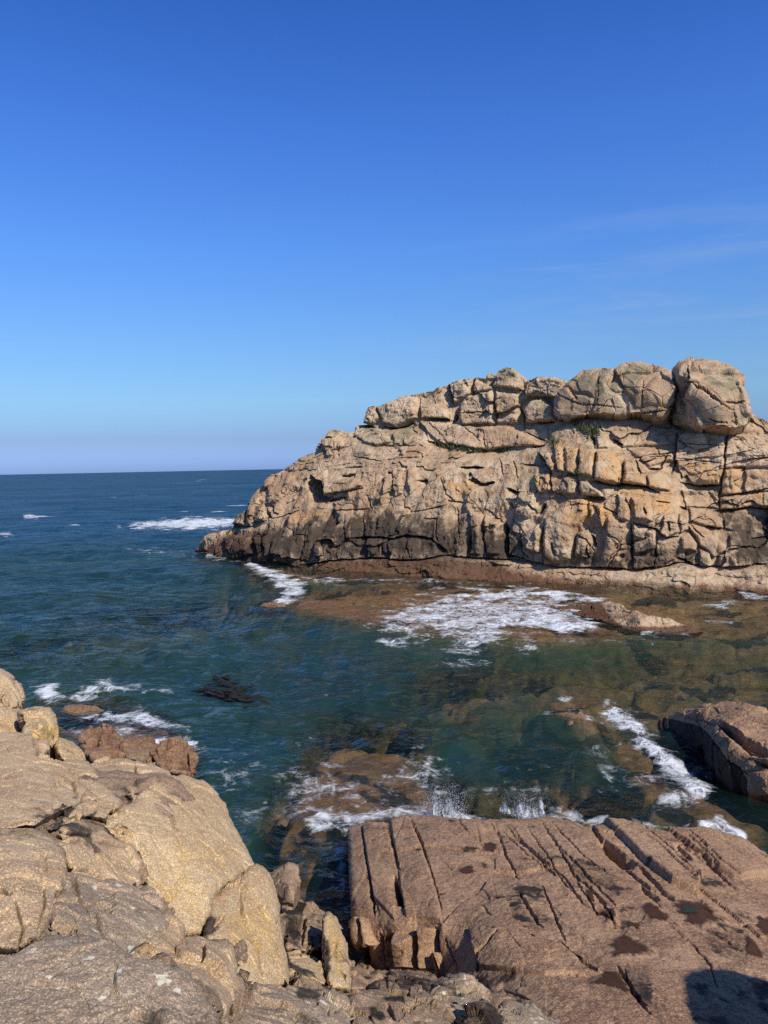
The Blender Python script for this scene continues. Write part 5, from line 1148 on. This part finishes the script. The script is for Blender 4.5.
def water_mat():
    m, nt = new_mat('sea_water'); t = NT(nt)
    co = t.n('ShaderNodeNewGeometry').outputs['Position']
    dep = t.n('ShaderNodeAttribute', attribute_name='depth').outputs['Fac']
    fo = t.n('ShaderNodeAttribute', attribute_name='foam').outputs['Fac']
    # ripples: slopes taken over fixed world steps, so that far water keeps its roughness
    def hgt(off, sc, det, rot):
        mp = t.n('ShaderNodeMapping'); t.l(co, mp.inputs[0]); mp.inputs['Location'].default_value = (*off, 0); mp.inputs['Rotation'].default_value = (0, 0, rot); mp.inputs['Scale'].default_value = (1, 1.5, 1)
        return t.noise(mp.outputs[0], sc, det, .6, .15)
    gx, gy = None, None
    for sc, am, det, st in ((2.6, .17, 5, .05), (.55, .55, 4, .2), (.13, 1.2, 2, 1.0)):
        h0_ = hgt((0, 0), sc, det, 0); hx = hgt((st, 0), sc, det, 0); hy = hgt((0, st * 1.5), sc, det, 0)
        ax_ = t.math('MULTIPLY', t.math('SUBTRACT', h0_, hx), am / st); ay_ = t.math('MULTIPLY', t.math('SUBTRACT', h0_, hy), am / st)
        gx = ax_ if gx is None else t.math('ADD', gx, ax_); gy = ay_ if gy is None else t.math('ADD', gy, ay_)
    cm = t.n('ShaderNodeCombineXYZ'); t.l(gx, cm.inputs[0]); t.l(gy, cm.inputs[1])
    ng = t.n('ShaderNodeNewGeometry').outputs['Normal']
    sm = t.n('ShaderNodeVectorMath', operation='ADD'); t.l(ng, sm.inputs[0]); t.l(cm.outputs[0], sm.inputs[1])
    nr_ = t.n('ShaderNodeVectorMath', operation='NORMALIZE'); t.l(sm.outputs[0], nr_.inputs[0])
    nrm = nr_.outputs[0]
    n2 = t.noise(t.mapping(co, (1, 1.5, 1)), .24, 4, .6, .2)
    n3 = t.noise(t.mapping(co, (1, 1.6, 1)), .045, 4, .6)
    # turbidity: the deeper the less of the bed shows
    dj = t.math('MULTIPLY', dep, t.math('ADD', .55, t.math('MULTIPLY', n2, .9)))
    vis = t.math('POWER', 2.718, t.math('MULTIPLY', dj, -.29))
    body = t.n('ShaderNodeBsdfDiffuse')
    bc = t.mix(t.ss(2.0, 8.5, dep), t.mix(t.ss(.35, .7, n3), (.025, .062, .042), (.018, .052, .048)), t.mix(t.ss(.35, .7, n3), (.006, .050, .088), (.005, .040, .088)))
    t.l(bc, body.inputs['Color'])
    tr = t.n('ShaderNodeBsdfTransparent')
    tc = t.mix(t.ss(0.05, 2.2, dep), (.95, .95, .90), (.42, .62, .48))
    t.l(tc, tr.inputs['Color'])
    m1 = t.n('ShaderNodeMixShader'); t.l(vis, m1.inputs[0]); t.l(body.outputs[0], m1.inputs[1]); t.l(tr.outputs[0], m1.inputs[2])
    gl = t.n('ShaderNodeBsdfGlossy'); gl.inputs['Roughness'].default_value = .12
    t.l(nrm, gl.inputs['Normal'])
    fr = t.n('ShaderNodeFresnel'); fr.inputs['IOR'].default_value = 1.333; t.l(nrm, fr.inputs['Normal'])
    m2 = t.n('ShaderNodeMixShader'); gust_ = t.noise(t.mapping(co, (.4, 1, 1)), .02, 5, .65, .5)
    streak_ = t.noise(t.mapping(co, (.35, 1, 1)), .11, 4, .7, .3)
    gk = t.math('ADD', t.math('MULTIPLY', t.ss(.3, .7, gust_), .30), t.math('MULTIPLY', t.ss(.3, .7, streak_), .40))
    t.l(t.math('MINIMUM', t.math('MULTIPLY', fr.outputs[0], t.math('ADD', t.math('MULTIPLY', gk, 1.2), .34)), t.math('ADD', .14, t.math('MULTIPLY', gk, .40))), m2.inputs[0]); t.l(m1.outputs[0], m2.inputs[1]); t.l(gl.outputs[0], m2.inputs[2])
    # foam lace
    wn = t.n('ShaderNodeTexNoise'); t.l(co, wn.inputs['Vector']); wn.inputs['Scale'].default_value = 1.1; wn.inputs['Detail'].default_value = 4
    wv = t.n('ShaderNodeVectorMath', operation='SCALE'); t.l(wn.outputs['Color'], wv.inputs[0]); wv.inputs['Scale'].default_value = .9
    va = t.n('ShaderNodeVectorMath', operation='ADD'); t.l(co, va.inputs[0]); t.l(wv.outputs[0], va.inputs[1])
    e1 = t.vor(va.outputs[0], 1.9, 'DISTANCE_TO_EDGE', 'Distance'); e2 = t.vor(va.outputs[0], 6.0, 'DISTANCE_TO_EDGE', 'Distance')
    lace = t.math('MAXIMUM', t.ss(.26, 0.0, e1), t.math('MULTIPLY', t.ss(.3, .0, e2), .75))
    nf = t.noise(va.outputs[0], 3.0, 8, .72)
    nf2 = t.noise(co, .8, 4, .6)
    pat = t.math('ADD', t.math('MULTIPLY', lace, .24), t.math('ADD', t.math('MULTIPLY', nf, 1.6), t.math('MULTIPLY', nf2, 1.15)))
    ff = t.math('SUBTRACT', t.math('ADD', t.math('MULTIPLY', fo, 1.1), pat), 1.97)
    fac = t.math('MULTIPLY', t.ss(-.04, .60, ff), .93)
    fac = t.math('MULTIPLY', fac, t.ss(.04, .22, fo))
    fd = t.n('ShaderNodeBsdfDiffuse'); fd.inputs['Color'].default_value = (.74, .77, .78, 1)
    bf = t.n('ShaderNodeBump'); bf.inputs['Strength'].default_value = .5; bf.inputs['Distance'].default_value = .12; t.l(t.math('ADD', nf, lace), bf.inputs['Height']); t.l(bf.outputs[0], fd.inputs['Normal'])
    m3 = t.n('ShaderNodeMixShader'); t.l(fac, m3.inputs[0]); t.l(m2.outputs[0], m3.inputs[1]); t.l(fd.outputs[0], m3.inputs[2])
    o = t.n('ShaderNodeOutputMaterial'); t.l(m3.outputs[0], o.inputs[0])
    return m


M_WATER = water_mat()
sea = mesh_obj('sea_water', np.c_[wx_ + ox, wy_ + oy, wz], grid_faces(len(tw), len(rs)), M_WATER, None, None, True, {'depth': depth, 'foam': fm})
tag(sea, None, None, None, 'structure')

# splashes thrown up at the slab edge
def spray_mat():
    m, nt = new_mat('sea_spray'); t = NT(nt)
    co = t.n('ShaderNodeTexCoord').outputs['Object']
    b = t.n('ShaderNodeBsdfDiffuse'); b.inputs['Color'].default_value = (.86, .88, .90, 1)
    c = t.n('ShaderNodeBsdfTranslucent'); c.inputs['Color'].default_value = (.86, .88, .90, 1)
    x = t.n('ShaderNodeMixShader'); x.inputs[0].default_value = .45; t.l(b.outputs[0], x.inputs[1]); t.l(c.outputs[0], x.inputs[2])
    # the sheets of water are torn: 'thin' is 0 in drops, and grows towards the edges of a sheet
    th_ = t.n('ShaderNodeAttribute', attribute_name='thin').outputs['Fac']
    n1 = t.noise(co, 9, 6, .72, .6); n2 = t.noise(co, 38, 4, .7)
    a = t.math('SUBTRACT', t.math('ADD', t.math('MULTIPLY', n1, .9), t.math('MULTIPLY', n2, .55)), t.math('ADD', .28, t.math('MULTIPLY', th_, .75)))
    a = t.math('MAXIMUM', t.ss(.0, .22, a), t.ss(.02, .0, th_))
    tr = t.n('ShaderNodeBsdfTransparent'); y = t.n('ShaderNodeMixShader')
    t.l(t.math('MULTIPLY', a, .95), y.inputs[0]); t.l(tr.outputs[0], y.inputs[1]); t.l(x.outputs[0], y.inputs[2])
    o = t.n('ShaderNodeOutputMaterial'); t.l(y.outputs[0], o.inputs[0]); return m
M_SPRAY = spray_mat()
OCT_V = np.array([(1, 0, 0), (-1, 0, 0), (0, 1, 0), (0, -1, 0), (0, 0, 1), (0, 0, -1)], float)
OCT_F = np.array([(0, 2, 4), (2, 1, 4), (1, 3, 4), (3, 0, 4), (2, 0, 5), (1, 2, 5), (3, 1, 5), (0, 3, 5)])


def splash(label, px0, py0, width, height, n, lean=0.0, seed=1, big=.018, sheets=5):
    g = np.random.default_rng(seed)
    base = at_height(np.array([px0]), np.array([py0]), 0.0)[0]
    m = base[1] / FPX
    Vv, Ff = [], []
    jets = [(g.normal(0, .45), g.uniform(.5, 1.0), g.normal(0, .2)) for _ in range(9)]
    for k in range(n):
        j = jets[g.integers(len(jets))]
        u = g.random() ** 1.7
        x = (j[0] * (.55 + .6 * u) + g.normal(0, .10 + .13 * u) + lean * u) * width * m / 1.6
        z = u * j[1] * height * m * (1 - .18 * j[0] ** 2) + g.normal(0, .02)
        y = (j[2] + g.normal(0, .25)) * .35
        s = big * (g.random() ** 3 * .9 + .35) * (1.25 - .7 * u)
        c = base + np.array([x, y, max(z, .0)])
        sc = np.array([s, s, s * g.uniform(.9, 2.2)])
        b = len(Vv) * 6
        a = g.uniform(0, 3.1); ca, sa = math.cos(a), math.sin(a)
        Rz = np.array([[ca, -sa, 0], [sa, ca, 0], [0, 0, 1]])
        Vv.append((OCT_V * sc) @ Rz.T + c); Ff.append(OCT_F + b)
    V0 = np.concatenate(Vv); F0 = np.concatenate(Ff); T0 = np.zeros(len(V0))
    nu_, nv_ = 40, 40
    u_, v_ = np.meshgrid(np.linspace(-1, 1, nu_), np.linspace(0, 1, nv_)); u_ = u_.ravel(); v_ = v_.ravel()
    for k in range(sheets):
        fx = g.normal(0, .20); fw = g.uniform(.10, .22) * width * m; fh = g.uniform(.35, .85) * height * m; le = g.normal(0, .35) + lean
        q = np.stack([u_ * 2.3, v_ * 2.3, np.full(len(u_), k * 7.0 + seed)], -1)
        X_ = fx * width * m + u_ * fw * (.55 + .6 * v_) + le * v_ ** 1.5 * fw + .05 * vnoise(q, 61)
        Z_ = v_ * fh * (1 - .25 * u_ ** 2) + .05 * vnoise(q + 9, 62)
        Y_ = g.normal(0, .12) + .12 * v_ * g.normal() + .10 * fbm(q * 1.2, 3, 63)
        f4 = grid_faces(nu_, nv_); f3 = np.concatenate([f4[:, [0, 1, 2]], f4[:, [0, 2, 3]]])
        F0 = np.concatenate([F0, f3 + len(V0)]); V0 = np.concatenate([V0, np.stack([X_, Y_, Z_], -1) + base])
        T0 = np.r_[T0, .06 + .75 * v_ ** 1.1 + .55 * np.abs(u_) ** 2]
    o = mesh_obj('wave_splash', V0, F0, M_SPRAY, None, None, True, {'thin': T0})
    tag(o, label, 'splash', 'splashes of spray thrown up by the waves', 'stuff')


splash('tallest white splash thrown up at the far edge of the flat slab', 447, 819, 42, 42, 9000, -.15, 5, .0060, 12)
splash('thin lacy spray arc at the slab edge, right of the tallest splash', 527, 817, 46, 32, 2600, .1, 6, .0058, 5)
splash('low burst of spray off the left corner of the flat slab', 324, 826, 34, 15, 2500, .0, 7, .005, 5)
splash('white burst of water against the shaded side of the tilted rock', 622, 726, 44, 10, 1500, .1, 8, .006, 4)

# kelp floating near the middle of the inlet
def kelp():
    m, nt = new_mat('kelp'); t = NT(nt)
    b = t.n('ShaderNodeBsdfPrincipled'); b.inputs['Specular IOR Level'].default_value = .08; b.inputs['Base Color'].default_value = (.022, .018, .009, 1); b.inputs['Roughness'].default_value = .5
    o = t.n('ShaderNodeOutputMaterial'); t.l(b.outputs[0], o.inputs[0])
    V, F = [], []
    g = np.random.default_rng(3)
    for k in range(64):
        q0 = g.random()
        p = at_height(np.array([212 + 44 * q0 + g.normal(0, 2)]), np.array([686 + 17 * q0 ** .8 + g.normal(0, 1.6) - (11 * (1 - q0) + 2 if k % 3 == 0 else 0)]), .03)[0]
        a = g.normal(-.12, .22) + (3.14 if k % 2 else 0); L = g.uniform(.3, .8); w = g.uniform(.07, .15); n = 12
        bz_ = len(V)
        for i in range(n + 1):
            q = i / n
            c = p + np.array([math.cos(a) * L * q, math.sin(a) * L * q + .1 * math.sin(q * 5 + k), -.01 + .03 * math.sin(q * 7 + k * 2)])
            ww = w * math.sin(math.pi * (.08 + .9 * q)); nn = np.array([-math.sin(a), math.cos(a), 0])
            V += [c - nn * ww, c + nn * ww + [0, 0, .012]]
        for i in range(n): F.append((bz_ + 2 * i, bz_ + 2 * i + 1, bz_ + 2 * i + 3, bz_ + 2 * i + 2))
    o = mesh_obj('floating_kelp', np.array(V), np.array(F), m)
    tag(o, 'dark tangle of kelp fronds floating at the surface of the inlet', 'seaweed')
kelp()

#@@LIGHT
# ================================================================== rock beside the viewpoint; its shadow falls on the slab
SUN_EL, SUN_AZ = math.radians(43), math.radians(39)      # azimuth: from straight behind the camera towards the right
sdir = np.array([math.sin(SUN_AZ) * math.cos(SUN_EL), -math.cos(SUN_AZ) * math.cos(SUN_EL), math.sin(SUN_EL)])


def shadow_rock():
    # a leaning crag right of the viewpoint, out of frame; its outline against the sun is the outline of the shadow
    import bmesh
    edge = [(684, 977, 6.6), (700, 966, 6.7), (724, 969, 6.6), (746, 979, 6.5), (770, 991, 6.4), (810, 1012, 6.2), (698, 1024, 6.0), (703, 1062, 5.4), (706, 1100, 4.8)]
    front = []
    for x, y, tt_ in edge:
        p = slab_surf(np.array([float(x)]), np.array([float(y)]))[0][0]
        front.append(p + sdir * tt_)
    front = np.array(front)
    back = front + np.array([1.6, -1.0, -.5]) * np.linspace(1.0, 1.4, len(front))[:, None]
    foot = front[-3:].copy(); foot[:, 2] = .3; foot[:, 0] += .2
    foot2 = foot + np.array([3.2, -1.2, 0]); foot3 = front[:6].copy(); foot3[:, 2] = .3; foot3 += np.array([.9, .0, 0])
    bm_ = bmesh.new()
    for p in np.concatenate([front, back, foot, foot2, foot3]): bm_.verts.new(p)
    res = bmesh.ops.convex_hull(bm_, input=bm_.verts[:])
    bmesh.ops.delete(bm_, geom=[g for g in bm_.verts if not g.link_faces], context='VERTS')
    for _ in range(5): bmesh.ops.subdivide_edges(bm_, edges=[e for e in bm_.edges if e.calc_length() > .12], cuts=1, use_grid_fill=True)
    bmesh.ops.triangulate(bm_, faces=bm_.faces[:])
    bm_.normal_update(); bm_.verts.ensure_lookup_table()
    P = np.array([v.co[:] for v in bm_.verts]); N = np.array([v.normal[:] for v in bm_.verts])
    e, h, off = cells3(P * 1.3, 900)
    P = P + N * (.05 * fbm(P * 1.6, 4, 901) + .04 * (_u(h, 3) - .5))[:, None]
    F = np.array([[v.index for v in f.verts] for f in bm_.faces])
    bm_.free()
    o = mesh_obj('crag', P, F, M_BOULD, None, np.zeros((len(P), 4)))
    tag(o, 'granite crag right of the viewpoint, casting the black shadow on the slab', 'rock')
shadow_rock()

# ================================================================== light
world = bpy.data.worlds.new('World'); SC.world = world; world.use_nodes = True
nt = world.node_tree; nt.nodes.clear(); t = NT(nt)
sky = t.n('ShaderNodeTexSky'); sky.sky_type = 'NISHITA'; sky.sun_disc = False
sky.sun_elevation = SUN_EL
sky.sun_rotation = math.atan2(sdir[0], sdir[1])
sky.altitude = 0; sky.air_density = 1.0; sky.dust_density = .6; sky.ozone_density = 3.0
tcw = t.n('ShaderNodeTexCoord').outputs['Generated']
sp = t.n('ShaderNodeSeparateXYZ'); t.l(tcw, sp.inputs[0])
# a clearer, bluer air than the model's, by height over the horizon
rp = t.n('ShaderNodeValToRGB')
fa = t.math('MULTIPLY', sp.outputs[2], 1.0); t.l(fa, rp.inputs[0])
def lin(c): return np.where(np.array(c) / 255 <= .04045, np.array(c) / 255 / 12.92, ((np.array(c) / 255 + .055) / 1.055) ** 2.4)
stops = [(463, (146, 179, 228), (198, 200, 178)), (440, (149, 184, 230), (203, 219, 207)), (400, (150, 203, 246), (176, 209, 224)), (340, (128, 187, 252), (138, 181, 217)),
         (240, (97, 159, 247), (106, 148, 193)), (120, (73, 129, 224), (86, 124, 171)), (0, (54, 107, 198), (75, 110, 155))]
meas = [None, (152, 186, 236), (155, 205, 247), (141, 193, 253), (112, 167, 248), (87, 137, 223), (65, 114, 198)]
stops = [(float(ray(100, py)[2] / np.linalg.norm(ray(100, py))), lin(a) / lin(b) * (lin(a) / lin(m) if m else 1)) for (py, a, b), m in zip(stops, meas)]
stops += [(.75, stops[-1][1] * .55), (1.0, stops[-1][1] * .4)]  # unseen upper sky, darkened to weaken the fill light in shadows
while len(rp.color_ramp.elements) < len(stops): rp.color_ramp.elements.new(.5)
for el, (z, k) in zip(rp.color_ramp.elements, stops): el.position = z
for el, (z, k) in zip(rp.color_ramp.elements, stops): el.color = (*(k / 3), 1)
tn = t.n('ShaderNodeVectorMath', operation='MULTIPLY'); t.l(sky.outputs[0], tn.inputs[0]); t.l(rp.outputs[0], tn.inputs[1])
gm = t.n('ShaderNodeVectorMath', operation='SCALE'); t.l(tn.outputs[0], gm.inputs[0]); gm.inputs['Scale'].default_value = 3.0
# thin high cirrus
cn = t.noise(t.mapping(tcw, (1.2, 1.2, 11), (.0, .12, .0)), 2.6, 6, .62, .5)
band = t.math('MULTIPLY', t.ss(.10, .16, sp.outputs[2]), t.ss(.34, .22, sp.outputs[2]))
side = t.ss(-.05, .30, sp.outputs[0])
cf = t.math('MULTIPLY', t.math('MULTIPLY', t.ss(.44, .76, cn), band), t.math('MULTIPLY', side, .22))
cc = t.mix(cf, gm.outputs[0], (5.2, 5.8, 6.6))
bg = t.n('ShaderNodeBackground'); bg.inputs['Strength'].default_value = .10; t.l(cc, bg.inputs['Color'])
wo = t.n('ShaderNodeOutputWorld'); t.l(bg.outputs[0], wo.inputs[0])

sl = bpy.data.lights.new('sun', 'SUN'); sl.energy = 4.9; sl.angle = math.radians(.53); sl.color = (1.0, .93, .83)
so = bpy.data.objects.new('sun', sl); COL.objects.link(so)
so.rotation_euler = Vector(sdir).to_track_quat('Z', 'Y').to_euler()

SC.view_settings.view_transform = 'Standard'
SC.view_settings.look = 'None'
SC.view_settings.exposure = 0.0
SC.view_settings.gamma = 1.0
SC.render.engine = 'CYCLES'
SC.cycles.use_denoising = False
SC.cycles.use_adaptive_sampling = False
SC.cycles.denoising_input_passes = 'RGB_ALBEDO_NORMAL'
SC.cycles.denoising_prefilter = 'NONE'
SC.cycles.max_bounces = 6
SC.cycles.diffuse_bounces = 2
SC.cycles.glossy_bounces = 2
SC.cycles.transparent_max_bounces = 8
SC.cycles.caustics_reflective = False
SC.cycles.caustics_refractive = False
